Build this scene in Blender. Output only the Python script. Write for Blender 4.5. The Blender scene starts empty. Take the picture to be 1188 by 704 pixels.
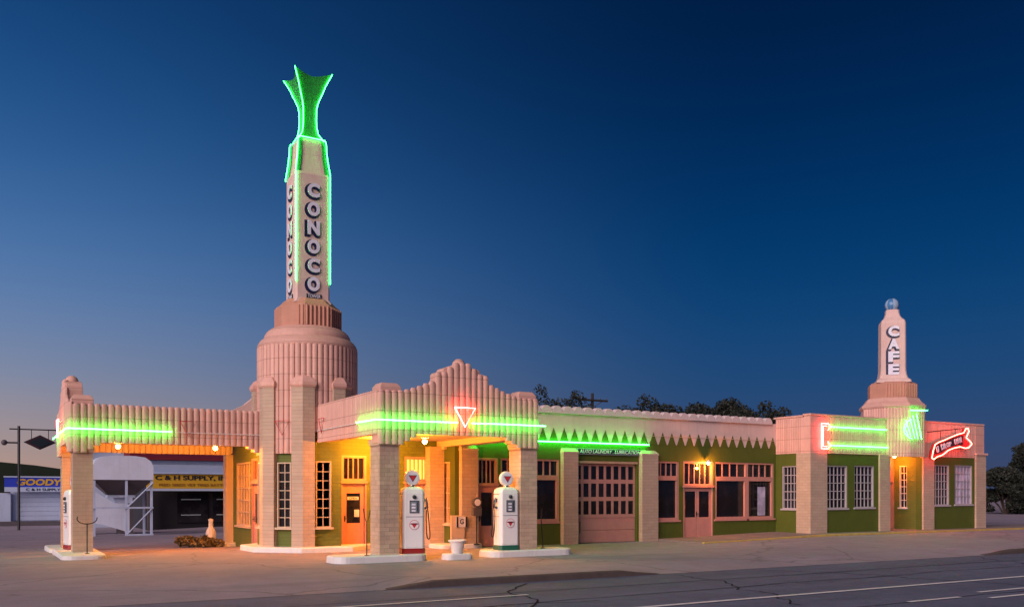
import bpy, bmesh, math, random
from mathutils import Matrix, Vector
R = math.radians
random.seed(7)
sc = bpy.context.scene
col = sc.collection

# ------------------------------------------------------------------ camera, sky, sun, exposure
cam = bpy.data.objects.new('camera', bpy.data.cameras.new('camera'))
col.objects.link(cam)
sc.camera = cam
cam.location = (0, 0, 1.7)
cam.rotation_euler = (R(90), 0, R(-30.4))
cam.data.sensor_width = 36
cam.data.lens = 31.73
cam.data.shift_y = 0.1852
cam.data.clip_end = 3000

w = bpy.data.worlds.new('World')
sc.world = w
w.use_nodes = True
wn, wl = w.node_tree.nodes, w.node_tree.links
sky = wn.new('ShaderNodeTexSky')
sky.sky_type = 'NISHITA'
sky.sun_disc = False
sky.sun_elevation = R(1.2)
sky.sun_rotation = R(-62)
sky.air_density = 1.0
sky.dust_density = 1.6
sky.ozone_density = 5.0
def lin(c): return tuple(((v / 255 + .055) / 1.055) ** 2.4 if v > 10 else v / 255 / 12.92 for v in c)
EXPO = 1.4
tc = wn.new('ShaderNodeTexCoord')
sx = wn.new('ShaderNodeSeparateXYZ'); wl.new(tc.outputs['Generated'], sx.inputs[0])
def wramp(stops):
    r_ = wn.new('ShaderNodeValToRGB'); e = r_.color_ramp.elements
    r_.color_ramp.interpolation = 'B_SPLINE'
    while len(e) < len(stops): e.new(.5)
    for el, (p, c) in zip(e, stops): el.position = p; el.color = (*lin(c), 1)
    wl.new(sx.outputs[2], r_.inputs[0]); return r_.outputs[0]
away = wramp([(0, (60, 68, 98)), (.05, (54, 74, 114)), (.12, (30, 74, 122)), (.22, (2, 62, 116)), (.33, (0, 44, 92)), (.44, (0, 30, 70)), (.6, (0, 18, 48)), (1, (0, 11, 34))])
toward = wramp([(0, (196, 154, 132)), (.05, (170, 150, 146)), (.12, (128, 142, 170)), (.21, (86, 126, 178)), (.32, (42, 94, 152)), (.44, (20, 68, 124)), (.6, (6, 42, 86)), (1, (0, 20, 50))])
dt = wn.new('ShaderNodeVectorMath'); dt.operation = 'DOT_PRODUCT'
wl.new(tc.outputs['Generated'], dt.inputs[0]); dt.inputs[1].default_value = (math.sin(R(-62)), math.cos(R(-62)), 0)
mr = wn.new('ShaderNodeMapRange'); mr.interpolation_type = 'SMOOTHSTEP'
mr.inputs['From Min'].default_value = -.3; mr.inputs['From Max'].default_value = .6
wl.new(dt.outputs['Value'], mr.inputs['Value'])
mx = wn.new('ShaderNodeMix'); mx.data_type = 'RGBA'
wl.new(mr.outputs[0], mx.inputs[0]); wl.new(away, mx.inputs[6]); wl.new(toward, mx.inputs[7])
# a share of the physical sky on top of the twilight gradient
m2 = wn.new('ShaderNodeMix'); m2.data_type = 'RGBA'; m2.inputs[0].default_value = .03
sk = wn.new('ShaderNodeVectorMath'); sk.operation = 'SCALE'; sk.inputs['Scale'].default_value = .28
wl.new(sky.outputs[0], sk.inputs[0]); wl.new(mx.outputs[2], m2.inputs[6]); wl.new(sk.outputs[0], m2.inputs[7])
wl.new(m2.outputs[2], wn['Background'].inputs[0])
wn['Background'].inputs[1].default_value = 1 / 2 ** EXPO

sd = bpy.data.lights.new('sun', 'SUN')
sd.energy = 1.3
sd.angle = R(45)
sd.color = (1.0, 0.76, 0.74)
sun = bpy.data.objects.new('sun', sd)
col.objects.link(sun)
SUN_AZ, SUN_EL = R(-118), R(24)
sdir = Vector((math.sin(SUN_AZ) * math.cos(SUN_EL), math.cos(SUN_AZ) * math.cos(SUN_EL), math.sin(SUN_EL)))
sun.rotation_euler = (-sdir).to_track_quat('-Z', 'Y').to_euler()
sun.location = (0, 0, 30)
sc.view_settings.view_transform = 'Standard'
sc.view_settings.look = 'None'
sc.view_settings.exposure = EXPO
sc.view_settings.gamma = 1.0

# ------------------------------------------------------------------ materials
MAT = {}
def nodes_of(name):
    m = bpy.data.materials.new(name)
    m.use_nodes = True
    MAT[name] = m
    nt = m.node_tree
    return m, nt, nt.nodes['Principled BSDF']

def mix_rgb(nt, fac, a, b, mode='MIX'):
    n = nt.nodes.new('ShaderNodeMix')
    n.data_type = 'RGBA'
    n.blend_type = mode
    for sock, val in ((n.inputs[0], fac), (n.inputs[6], a), (n.inputs[7], b)):
        if hasattr(val, 'is_linked') or hasattr(val, 'links'):
            nt.links.new(val, sock)
        else:
            sock.default_value = val if not isinstance(val, tuple) else (*val, 1)
    return n.outputs[2]

def noise(nt, scale, detail=4, rough=.6, vec=None):
    n = nt.nodes.new('ShaderNodeTexNoise')
    n.inputs['Scale'].default_value = scale
    n.inputs['Detail'].default_value = detail
    n.inputs['Roughness'].default_value = rough
    if vec: nt.links.new(vec, n.inputs['Vector'])
    return n.outputs['Fac']

def ramp(nt, src, p0, p1, c0=(0, 0, 0), c1=(1, 1, 1)):
    n = nt.nodes.new('ShaderNodeValToRGB')
    n.color_ramp.elements[0].position = p0
    n.color_ramp.elements[1].position = p1
    n.color_ramp.elements[0].color = (*c0, 1)
    n.color_ramp.elements[1].color = (*c1, 1)
    nt.links.new(src, n.inputs[0])
    return n.outputs[0]

def worldpos(nt):
    return nt.nodes.new('ShaderNodeNewGeometry').outputs['Position']

def bump(nt, bs, h, strength=.3, dist=.01):
    b = nt.nodes.new('ShaderNodeBump')
    b.inputs['Strength'].default_value = strength
    b.inputs['Distance'].default_value = dist
    nt.links.new(h, b.inputs['Height'])
    nt.links.new(b.outputs[0], bs.inputs['Normal'])

def painted(name, c, rough=.7, var=.25, scale=3.0, dirt=(.5, .45, .4), bumpy=.25, fine=60, spec=.3, pieces=0, joints=0):
    m, nt, bs = nodes_of(name)
    p = worldpos(nt)
    n1 = ramp(nt, noise(nt, scale, 6, .65, p), .35, .75)
    dark = tuple(a * b for a, b in zip(c, dirt))
    colr = mix_rgb(nt, n1, c, tuple(a * (1 - var) + d * var for a, d in zip(c, dark)))
    # vertical weather streaks
    sep = nt.nodes.new('ShaderNodeMapping')
    sep.inputs['Scale'].default_value = (9, 9, .7)
    nt.links.new(p, sep.inputs[0])
    st = ramp(nt, noise(nt, 1.0, 4, .6, sep.outputs[0]), .52, .8)
    colr = mix_rgb(nt, st, colr, mix_rgb(nt, .35 * min(1, var * 3), colr, dark))
    if pieces:
        oi = nt.nodes.new('ShaderNodeObjectInfo')
        hs = nt.nodes.new('ShaderNodeHueSaturation')
        mr_ = nt.nodes.new('ShaderNodeMapRange'); mr_.inputs['To Min'].default_value = 1 - pieces; mr_.inputs['To Max'].default_value = 1 + pieces
        nt.links.new(oi.outputs['Random'], mr_.inputs['Value']); nt.links.new(mr_.outputs[0], hs.inputs['Value'])
        nt.links.new(colr, hs.inputs['Color']); colr = hs.outputs[0]
    if joints:          # tile joints at regular heights
        s_ = nt.nodes.new('ShaderNodeSeparateXYZ'); nt.links.new(p, s_.inputs[0])
        md = nt.nodes.new('ShaderNodeMath'); md.operation = 'PINGPONG'; md.inputs[1].default_value = joints / 2
        nt.links.new(s_.outputs[2], md.inputs[0])
        jl = ramp(nt, md.outputs[0], .004, .010, (1, 1, 1), (0, 0, 0))
        colr = mix_rgb(nt, jl, colr, dark)
    nt.links.new(colr, bs.inputs['Base Color'])
    bs.inputs['Roughness'].default_value = rough
    bs.inputs['Specular IOR Level'].default_value = spec
    if bumpy: bump(nt, bs, noise(nt, fine, 3, .6, p), bumpy, .008)
    return m

def brick(name, c1, c2, mortar, bw=.27, rh=.105, ms=.006, depth=.6):
    m, nt, bs = nodes_of(name)
    p = worldpos(nt)
    s = nt.nodes.new('ShaderNodeSeparateXYZ')
    nt.links.new(p, s.inputs[0])
    a = nt.nodes.new('ShaderNodeMath'); a.operation = 'ADD'
    nt.links.new(s.outputs[0], a.inputs[0]); nt.links.new(s.outputs[1], a.inputs[1])
    cmb = nt.nodes.new('ShaderNodeCombineXYZ')
    nt.links.new(a.outputs[0], cmb.inputs[0]); nt.links.new(s.outputs[2], cmb.inputs[1])
    b = nt.nodes.new('ShaderNodeTexBrick')
    nt.links.new(cmb.outputs[0], b.inputs['Vector'])
    b.inputs['Scale'].default_value = 1
    b.inputs['Brick Width'].default_value = bw
    b.inputs['Row Height'].default_value = rh
    b.inputs['Mortar Size'].default_value = ms
    b.inputs['Mortar Smooth'].default_value = .3
    b.inputs['Color1'].default_value = (*c1, 1)
    b.inputs['Color2'].default_value = (*c2, 1)
    b.inputs['Mortar'].default_value = (*mortar, 1)
    n1 = ramp(nt, noise(nt, 2.2, 6, .65, p), .35, .75)
    colr = mix_rgb(nt, n1, b.outputs['Color'], mix_rgb(nt, .3, b.outputs['Color'], tuple(x * .5 for x in c1)))
    nt.links.new(colr, bs.inputs['Base Color'])
    bs.inputs['Roughness'].default_value = .75
    inv = nt.nodes.new('ShaderNodeMath'); inv.operation = 'SUBTRACT'; inv.inputs[0].default_value = 1
    nt.links.new(b.outputs['Fac'], inv.inputs[1])
    bump(nt, bs, inv.outputs[0], depth, .01)
    return m

def plain(name, c, rough=.5, metal=0, spec=.5):
    m, nt, bs = nodes_of(name)
    p = worldpos(nt)
    n1 = ramp(nt, noise(nt, 8, 5, .6, p), .3, .8)
    nt.links.new(mix_rgb(nt, n1, c, tuple(x * .8 for x in c)), bs.inputs['Base Color'])
    bs.inputs['Roughness'].default_value = rough
    bs.inputs['Metallic'].default_value = metal
    bs.inputs['Specular IOR Level'].default_value = spec
    return m

def glow(name, c, s):
    m, nt, bs = nodes_of(name)
    bs.inputs['Base Color'].default_value = (*c, 1)
    bs.inputs['Emission Color'].default_value = (*c, 1)
    bs.inputs['Emission Strength'].default_value = s
    return m

PINK = (.70, .41, .335)
painted('pink_terracotta', PINK, .55, .30, 2.2, pieces=.08, joints=.47)
painted('pale_tile', (.72, .58, .57), .5, .2, 2.5)
painted('orange_terracotta', (.55, .27, .19), .65, .3, 2.5)
painted('pink_stucco', (.72, .52, .47), .8, .3, 1.2)
painted('salmon_wood', (.54, .26, .215), .5, .25, 4, bumpy=.1)
painted('cream_paint', (.60, .46, .33), .6, .2, 3)
painted('green_paint', (.09, .118, .016), .6, .3, 2.5)
brick('cream_brick', (.55, .41, .30), (.50, .36, .26), (.40, .29, .215))
painted('brick_face', (.55, .41, .30), .7, .35, 2.6, pieces=.10)
painted('mortar', (.36, .27, .20), .9, .2, 6)
brick('green_brick', (.13, .16, .022), (.115, .145, .02), (.09, .11, .017))
painted('white_paint', (.74, .73, .72), .55, .25, 2.2)
painted('white_enamel', (.80, .80, .80), .22, .08, 4, bumpy=0, spec=.6)
plain('red_enamel', (.30, .02, .02), .3)
plain('green_enamel', (.02, .12, .08), .3)
plain('red_print', (.62, .03, .04), .5)
plain('black_iron', (.012, .012, .013), .45)
plain('dark_shadow_blue', (.012, .014, .06), .5)
plain('letter_white', (.78, .79, .90), .45)
plain('blue_print', (.02, .05, .50), .5)
plain('yellow_print', (.62, .36, .02), .5)
plain('brown_print', (.30, .13, .02), .5)
painted('tank_white', (.60, .68, .84), .45, .25, 1.6, bumpy=.1)
plain('bar_grey', (.46, .42, .44), .5)
plain('board_black', (.012, .02, .03), .4)
plain('board_edge', (.32, .38, .38), .5)
plain('chrome', (.5, .5, .5), .25, 1)
painted('blue_grey_steel', (.42, .52, .72), .45, .3, 1.6, bumpy=.1)  # base colour pushed bluer to hold the tint of the skylight
painted('dark_steel', (.10, .09, .10), .5, .3, 3, bumpy=.1)
painted('roof_red', (.16, .012, .02), .6, .2, 2)
painted('shop_white', (.44, .52, .68), .6, .2, 1.0)  # white walls, with blue skylight mixed into the base colour
painted('dark_green_roof', (.012, .022, .012), .8, .3, 2)
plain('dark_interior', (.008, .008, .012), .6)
plain('bark', (.05, .035, .025), .9)
painted('green_copper', (.03, .24, .06), .5, .3, 3)
painted('pole_wood', (.04, .03, .025), .9, .3, 5)
painted('yellow_kerb', (.52, .36, .10), .8, .6, 5, dirt=(.4, .45, .9))
painted('road_paint', (.80, .80, .80), .7, .35, 6, dirt=(.2, .2, .22))
painted('road_yellow', (.50, .33, .05), .7, .6, 6, dirt=(.2, .2, .3))
painted('kerb_stone', (.10, .078, .072), .9, .5, 4)
plain('tar', (.018, .018, .022), .9, spec=.1)
painted('soil', (.12, .085, .05), .95, .4, 8)
glow('neon_green', (.02, 1.0, .05), 22)
glow('neon_green_thin', (.03, 1.0, .08), 11)
glow('neon_red', (1.0, .05, .05), 18)
glow('neon_orange_red', (1.0, .06, .035), 16)
glow('lit_glass', (1.0, .55, .10), .55)
glow('bulb', (1.0, .50, .13), 30)

def glass_mat(name, c, rough=.06):
    m, nt, bs = nodes_of(name)
    p = worldpos(nt)
    n1 = ramp(nt, noise(nt, 1.6, 3, .6, p), .45, .75)
    nt.links.new(mix_rgb(nt, n1, c, tuple(x * 2.2 + .004 for x in c)), bs.inputs['Base Color'])
    bs.inputs['Roughness'].default_value = rough
    bs.inputs['Specular IOR Level'].default_value = .5
    bump(nt, bs, noise(nt, 1.3, 2, .5, p), .05, .05)
glass_mat('dark_glass', (.010, .009, .012))
glass_mat('curtain_glass', (.32, .30, .42), .3)
glass_mat('dial_glass', (.16, .18, .20), .1)
glass_mat('warm_glass', (.30, .20, .10), .3)

def leaf_mat(name, c):
    m, nt, bs = nodes_of(name)
    oi = nt.nodes.new('ShaderNodeObjectInfo')
    n1 = noise(nt, 1.5, 3, .6, worldpos(nt))
    nt.links.new(mix_rgb(nt, n1, tuple(x * .6 for x in c), tuple(x * 1.5 for x in c)), bs.inputs['Base Color'])
    bs.inputs['Roughness'].default_value = .7
leaf_mat('leaf_dark', (.014, .019, .011))
leaf_mat('leaf_olive', (.045, .05, .02))
leaf_mat('dry_shrub', (.16, .12, .05))

def ground_mat():
    m, nt, bs = nodes_of('lot_concrete')
    p = worldpos(nt)
    big = ramp(nt, noise(nt, .22, 6, .62, p), .35, .68)
    mid = ramp(nt, noise(nt, 1.4, 6, .7, p), .40, .72)
    c = mix_rgb(nt, big, (.33, .28, .34), (.25, .21, .262))
    c = mix_rgb(nt, mid, c, mix_rgb(nt, .35, c, (.15, .12, .12)))
    spots = ramp(nt, noise(nt, .9, 3, .8, p), .62, .74)
    c = mix_rgb(nt, spots, c, mix_rgb(nt, .5, c, (.09, .08, .08)))
    v = nt.nodes.new('ShaderNodeTexVoronoi'); v.feature = 'DISTANCE_TO_EDGE'
    v.inputs['Scale'].default_value = .16
    wv = nt.nodes.new('ShaderNodeVectorMath'); wv.operation = 'ADD'
    nz = nt.nodes.new('ShaderNodeTexNoise'); nz.inputs['Scale'].default_value = .7; nz.inputs['Detail'].default_value = 6
    nt.links.new(p, nz.inputs['Vector'])
    nt.links.new(p, wv.inputs[0]); nt.links.new(nz.outputs['Color'], wv.inputs[1])
    nt.links.new(wv.outputs[0], v.inputs['Vector'])
    crack = ramp(nt, v.outputs['Distance'], .0, .006, (1, 1, 1), (0, 0, 0))
    c = mix_rgb(nt, crack, c, mix_rgb(nt, .55, c, (.06, .05, .05)))
    mp = nt.nodes.new('ShaderNodeMapping'); mp.inputs['Scale'].default_value = (.08, 1.6, 1); mp.inputs['Rotation'].default_value = (0, 0, .06)
    nt.links.new(p, mp.inputs[0])
    tyre = ramp(nt, noise(nt, 1.0, 4, .6, mp.outputs[0]), .54, .72)
    c = mix_rgb(nt, tyre, c, mix_rgb(nt, .28, c, (.09, .08, .085)))
    grit = ramp(nt, noise(nt, 38, 2, .8, p), .58, .70)
    c = mix_rgb(nt, grit, c, mix_rgb(nt, .35, c, (.5, .44, .42)))
    grit2 = ramp(nt, noise(nt, 55, 2, .8, p), .60, .70)
    c = mix_rgb(nt, grit2, c, mix_rgb(nt, .5, c, (.08, .07, .07)))
    nt.links.new(c, bs.inputs['Base Color'])
    bs.inputs['Roughness'].default_value = .82
    bump(nt, bs, noise(nt, 25, 5, .7, p), .35, .02)
    m, nt, bs = nodes_of('asphalt')
    p = worldpos(nt)
    mp = nt.nodes.new('ShaderNodeMapping'); mp.inputs['Scale'].default_value = (.12, .9, 1)
    nt.links.new(p, mp.inputs[0])
    lanes = ramp(nt, noise(nt, 1.0, 5, .6, mp.outputs[0]), .35, .7)
    mid = ramp(nt, noise(nt, 2.4, 6, .7, p), .35, .75)
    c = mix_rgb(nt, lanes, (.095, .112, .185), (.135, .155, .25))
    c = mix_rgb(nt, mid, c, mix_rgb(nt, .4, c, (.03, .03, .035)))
    nt.links.new(c, bs.inputs['Base Color'])
    bs.inputs['Roughness'].default_value = .8
    bump(nt, bs, noise(nt, 60, 4, .8, p), .5, .015)
    m, nt, bs = nodes_of('walk_concrete')
    p = worldpos(nt)
    mid = ramp(nt, noise(nt, 1.1, 6, .7, p), .35, .72)
    nt.links.new(mix_rgb(nt, mid, (.28, .22, .20), (.17, .135, .13)), bs.inputs['Base Color'])
    bs.inputs['Roughness'].default_value = .85
    bump(nt, bs, noise(nt, 30, 5, .7, p), .3, .02)
ground_mat()

# ------------------------------------------------------------------ mesh helpers
class MB:
    def __init__(s): s.v = []; s.f = []
    def add(s, vs, fs):
        o = len(s.v); s.v += [tuple(p) for p in vs]; s.f += [tuple(i + o for i in q) for q in fs]; return s
    def box(s, x0, x1, y0, y1, z0, z1):
        return s.add([(x0, y0, z0), (x1, y0, z0), (x1, y1, z0), (x0, y1, z0), (x0, y0, z1), (x1, y0, z1), (x1, y1, z1), (x0, y1, z1)],
                     [(0, 3, 2, 1), (4, 5, 6, 7), (0, 1, 5, 4), (1, 2, 6, 5), (2, 3, 7, 6), (3, 0, 4, 7)])
    def loft(s, rings, cap=True):
        n = len(rings[0]); vs = [p for r in rings for p in r]; fs = []
        for k in range(len(rings) - 1):
            for i in range(n):
                j = (i + 1) % n
                fs.append((k * n + i, k * n + j, (k + 1) * n + j, (k + 1) * n + i))
        if cap:
            fs.append(tuple(range(n - 1, -1, -1))); fs.append(tuple((len(rings) - 1) * n + i for i in range(n)))
        return s.add(vs, fs)
    def prism_z(s, poly, z0, z1):
        return s.loft([[(x, y, z0) for x, y in poly], [(x, y, z1) for x, y in poly]])
    def prism_y(s, poly, y0, y1):           # poly in (x, z)
        return s.loft([[(x, y0, z) for x, z in poly], [(x, y1, z) for x, z in poly]])
    def prism_x(s, poly, x0, x1):           # poly in (y, z)
        return s.loft([[(x0, y, z) for y, z in poly], [(x1, y, z) for y, z in poly]])
    def lathe(s, prof, cx=0, cy=0, n=32, a0=0):
        return s.loft([[(cx + r * math.cos(a0 + 2 * math.pi * i / n), cy + r * math.sin(a0 + 2 * math.pi * i / n), z) for i in range(n)] for r, z in prof])
    def tube(s, pts, r, n=8):
        pts = [Vector(p) for p in pts]; rings = []; up = Vector((0, 0, 1))
        rad = r if isinstance(r, (list, tuple)) else [r] * len(pts)
        prev = None
        for i, p in enumerate(pts):
            t = (pts[min(i + 1, len(pts) - 1)] - pts[max(i - 1, 0)]).normalized()
            a = prev if prev is not None else (up if abs(t.z) < .9 else Vector((1, 0, 0)))
            a = (a - t * a.dot(t))
            if a.length < 1e-5: a = t.orthogonal()
            a.normalize(); prev = a
            b = t.cross(a)
            rings.append([p + (a * math.cos(2 * math.pi * k / n) + b * math.sin(2 * math.pi * k / n)) * rad[i] for k in range(n)])
        return s.loft(rings)
    def sphere(s, c, r, n=20, m=10, sz=1):
        return s.lathe([(max(1e-4, r * math.sin(math.pi * i / m)), c[2] - r * sz * math.cos(math.pi * i / m)) for i in range(m + 1)], c[0], c[1], n)
    def mesh(s, name, smooth=False, recalc=True):
        me = bpy.data.meshes.new(name); me.from_pydata(s.v, [], s.f)
        if recalc:
            bm = bmesh.new(); bm.from_mesh(me); bmesh.ops.recalc_face_normals(bm, faces=bm.faces); bm.to_mesh(me); bm.free()
        if smooth:
            me.polygons.foreach_set('use_smooth', [True] * len(me.polygons))
            try: me.set_sharp_from_angle(angle=R(35))
            except Exception: pass
        me.update(); return me
    def build(s, name, mat, parent=None, smooth=False, loc=None, rz=0, bevel=0, kind=None, recalc=True):
        return link(name, s.mesh(name, smooth, recalc), mat, parent, loc, rz, bevel, kind)

def W(o):
    return (W(o.parent) @ o.matrix_parent_inverse if o.parent else Matrix()) @ o.matrix_basis

def link(name, me, mat, parent=None, loc=None, rz=0, bevel=0, kind=None, rot=None):
    if mat and not me.materials: me.materials.append(MAT[mat])
    o = bpy.data.objects.new(name, me); col.objects.link(o)
    if loc: o.location = loc
    o.rotation_euler = rot if rot else (0, 0, rz)
    if parent:
        o.parent = parent; o.matrix_parent_inverse = W(parent).inverted()
    if bevel:
        b = o.modifiers.new('bevel', 'BEVEL'); b.width = bevel; b.segments = 2; b.limit_method = 'ANGLE'
    if kind: o['kind'] = kind
    return o

def tag(o, label, cat, group=None):
    o['label'] = label; o['category'] = cat
    if group: o['group'] = group
    return o

def thing(name, label, cat, loc=(0, 0, 0), rz=0, group=None):
    o = bpy.data.objects.new(name, None); col.objects.link(o)
    o.empty_display_size = .3
    o.location = loc; o.rotation_euler = (0, 0, rz)
    return tag(o, label, cat, group)

def copy_tree(o, parent=None):
    c = o.copy(); col.objects.link(c)
    if parent: c.parent = parent
    for ch in list(o.children): copy_tree(ch, c)
    return c

_txt = {}
def text_mesh(t, size, extrude=.01, bold=0.0, spacing=1.0, shear=0.0):
    cu = bpy.data.curves.new('text', 'FONT'); cu.body = t; cu.size = size; cu.extrude = extrude; cu.offset = bold
    cu.align_x = 'CENTER'; cu.align_y = 'CENTER'; cu.space_character = spacing; cu.shear = shear; cu.resolution_u = 4
    o = bpy.data.objects.new('text', cu); col.objects.link(o)
    bpy.context.view_layer.update()
    me = bpy.data.meshes.new_from_object(o.evaluated_get(bpy.context.evaluated_depsgraph_get()))
    bpy.data.objects.remove(o); bpy.data.curves.remove(cu)
    return me

def stretch(me, w_, h_):
    xs = [v.co.x for v in me.vertices]; ys = [v.co.y for v in me.vertices]
    cx, cy = (min(xs) + max(xs)) / 2, (min(ys) + max(ys)) / 2
    sx, sy = w_ / (max(xs) - min(xs)), h_ / (max(ys) - min(ys))
    for v in me.vertices: v.co.x = (v.co.x - cx) * sx; v.co.y = (v.co.y - cy) * sy
    return me

def lettering(name, t, wid, hgt, mat, loc, rz=0, parent=None, extrude=.008, bold=.0, tilt=0, spacing=1.0, shear=0):
    me = stretch(text_mesh(t, 1.0, extrude, bold, spacing, shear), wid, hgt)
    m = Matrix.Rotation(rz, 3, 'Z') @ Matrix.Rotation(R(90), 3, 'X') @ Matrix.Rotation(tilt, 3, 'Z')
    return link(name, me, mat, parent, loc, rot=m.to_euler())

def wall(parent, name, mat, org, rz, length, z0, z1, openings, thick=.25):
    """wall slab in local (s, depth, z); openings leave real holes"""
    ss = sorted({0, length, *[a for o in openings for a in o[:2]]})
    mb = MB()
    for a, b in zip(ss[:-1], ss[1:]):
        cuts = sorted([(o[2], o[3]) for o in openings if o[0] < (a + b) / 2 < o[1]])
        z = z0
        for lo, hi in cuts:
            if lo > z + 1e-4: mb.box(a, b, 0, thick, z, lo)
            z = max(z, hi)
        if z < z1 - 1e-4: mb.box(a, b, 0, thick, z, z1)
    return mb.build(name, mat, parent, loc=org, rz=rz)

def window(parent, org, rz, s0, s1, z0, z1, cols, rows, fmat='cream_paint', gmat='dark_glass', fw=.05, mw=.014, depth=.08, panes=True, name='window', sill=True, bars=True):
    fr = MB()
    fr.box(s0, s0 + fw, .02, .14, z0, z1).box(s1 - fw, s1, .02, .14, z0, z1)
    fr.box(s0 + fw, s1 - fw, .02, .14, z1 - fw, z1).box(s0 + fw, s1 - fw, .02, .14, z0, z0 + fw)
    o = fr.build(name, fmat, parent, loc=org, rz=rz)
    i0, i1, j0, j1 = s0 + fw, s1 - fw, z0 + fw, z1 - fw
    g = MB().box(i0, i1, depth + .02, depth + .035, j0, j1).build('pane', gmat, o, loc=org, rz=rz)
    if cols > 1 or rows > 1:
        mu = MB()
        zs = [j0 + (j1 - j0) * k / rows for k in range(rows + 1)]
        for k in range(1, cols):
            x = i0 + (i1 - i0) * k / cols
            mu.box(x - mw, x + mw, depth - .012, depth + .018, j0, j1)
        for k in range(1, rows):
            mu.box(i0, i1, depth - .016, depth + .017, zs[k] - mw, zs[k] + mw)
        mu.build('glazing_bars', fmat, o, loc=org, rz=rz)
    if sill:
        MB().box(s0 - .05, s1 + .05, -.05, .018, z0 - .05, z0 + .012).build('sill', fmat, o, loc=org, rz=rz)
    return o

def door(parent, org, rz, s0, s1, z0, z1, mat, glass, leafs=1, name='door'):
    d = MB().box(s0, s1, .09, .14, z0, z1)
    n = leafs; lw = (s1 - s0) / n
    o = d.build(name, mat, parent, loc=org, rz=rz)
    for k in range(n):
        a = s0 + k * lw
        mm = MB()
        st = .13 if n == 1 else .09
        gz0 = z0 + (z1 - z0) * glass[0]; gz1 = z0 + (z1 - z0) * glass[1]
        mm.box(a + .012, a + st, .06, .089, z0 + .01, z1 - .01).box(a + lw - st, a + lw - .012, .06, .089, z0 + .01, z1 - .01)
        mm.box(a + st, a + lw - st, .06, .089, gz1, z1 - .01).box(a + st, a + lw - st, .06, .089, z0 + .01, gz0)
        mm.build('leaf_frame', mat, o, loc=org, rz=rz, bevel=.006)
        MB().box(a + st, a + lw - st, .075, .088, gz0, gz1).build('pane', 'dark_glass', o, loc=org, rz=rz)
    hx = s0 + .07 if n == 1 else s0 + lw - .04
    hz = z0 + (z1 - z0) * .47
    MB().box(hx - .018, hx + .018, .05, .059, hz - .09, hz + .09).tube([(hx, .05, hz), (hx, .0, hz), (hx + .07, -.005, hz)], .011).build('handle', 'black_iron', o, loc=org, rz=rz)
    return o

_fl = {}
def flute_mesh(wd, h, mat, dp, dome=1.0):
    key = (round(wd, 3), round(h, 2), mat, round(dp, 3), dome)
    if key in _fl: return _fl[key]
    mb = MB(); n = 6; r = wd / 2
    levels = [(0, 1), (max(.02, h - r * 1.0 * dome), 1), (h - r * .35 * dome, .78), (h - .06 * r * dome, .42), (h, .12)] if dome else [(0, 1), (h, 1)]
    rings = []
    for z, k in levels:
        ring = [(r * math.cos(math.pi * i / n) * (1 if k == 1 else .35 + .65 * k), -dp * k * math.sin(math.pi * i / n) ** .8 - (1 - k) * 0, z) for i in range(n + 1)]
        ring += [(-r * (1 if k == 1 else .35 + .65 * k), .02, z), (r * (1 if k == 1 else .35 + .65 * k), .02, z)]
        rings.append(ring)
    mb.loft(rings)
    me = mb.mesh('flute', True)
    me.materials.append(MAT[mat])
    _fl[key] = me
    return me

def flutes(parent, org, rz, s0, s1, n, top, bot, mat='pink_terracotta', dp=.055, dome=1.0):
    wd = (s1 - s0) / n; c, s = math.cos(rz), math.sin(rz)
    for k in range(n):
        a = s0 + (k + .5) * wd
        zt = top(a) if callable(top) else top; zb = bot(a) if callable(bot) else bot
        link('flute', flute_mesh(wd * .96, zt - zb, mat, dp, dome), mat, parent, loc=(org[0] + c * a, org[1] + s * a, org[2] + zb), rz=rz + random.uniform(-.012, .012))

def sstep(a, b, x):
    t = min(1, max(0, (x - a) / (b - a))); return t * t * (3 - 2 * t)

# ------------------------------------------------------------------ ground, road, pavement
def kerbed(x):          # 1 where the lot edge is a raised kerb, 0 on the driveway ramps
    return max(sstep(6.6, 7.6, x) * (1 - sstep(12.0, 13.2, x)), sstep(25.5, 27.0, x))
EDGE = 15.9
def gz(x, y):
    g = .13 * sstep(18, 28, x) * sstep(17, 22, y)
    g -= .12 * sstep(26.5, 33, y) * (1 - sstep(8, 13, x))
    g -= .25 * sstep(36, 54, y) * (1 - sstep(20, 40, x))
    if y < 17.6: g -= .115 * (1 - sstep(EDGE, 17.6, y)) * (1 - kerbed(x)) + .005 * (1 - sstep(EDGE, 17.6, y))
    return g
def sheet(name, xs, ys, fn, mat):
    mb = MB(); nx, ny = len(xs), len(ys)
    mb.add([(x, y, fn(x, y)) for y in ys for x in xs], [(j * nx + i, j * nx + i + 1, (j + 1) * nx + i + 1, (j + 1) * nx + i) for j in range(ny - 1) for i in range(nx - 1)])
    o = mb.build(name, mat, smooth=True, recalc=False); o['kind'] = 'structure'; return o
def frange(a, b, s):
    n = max(1, int(round((b - a) / s))); return [a + (b - a) * i / n for i in range(n + 1)]
sheet('ground', frange(-900, 900, 100), frange(-900, 900, 100), lambda x, y: -.75, 'soil')
sheet('lot', [-200, -120, -70, -40] + frange(-20, 60, .5) + [75, 100, 150, 250], frange(EDGE, 40, .4) + frange(42, 60, 2) + [70, 90, 120, 180, 260], gz, 'lot_concrete')
sheet('road', [-300, -150, -70] + frange(-30, 60, 5) + [90, 150, 300], frange(-12, EDGE, 2.79), lambda x, y: -.125 + .03 * math.sin(max(0, min(1, (y + 2) / 18)) * math.pi), 'asphalt')
rz_ = lambda y: -.125 + .03 * math.sin(max(0, min(1, (y + 2) / 18)) * math.pi)
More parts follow.
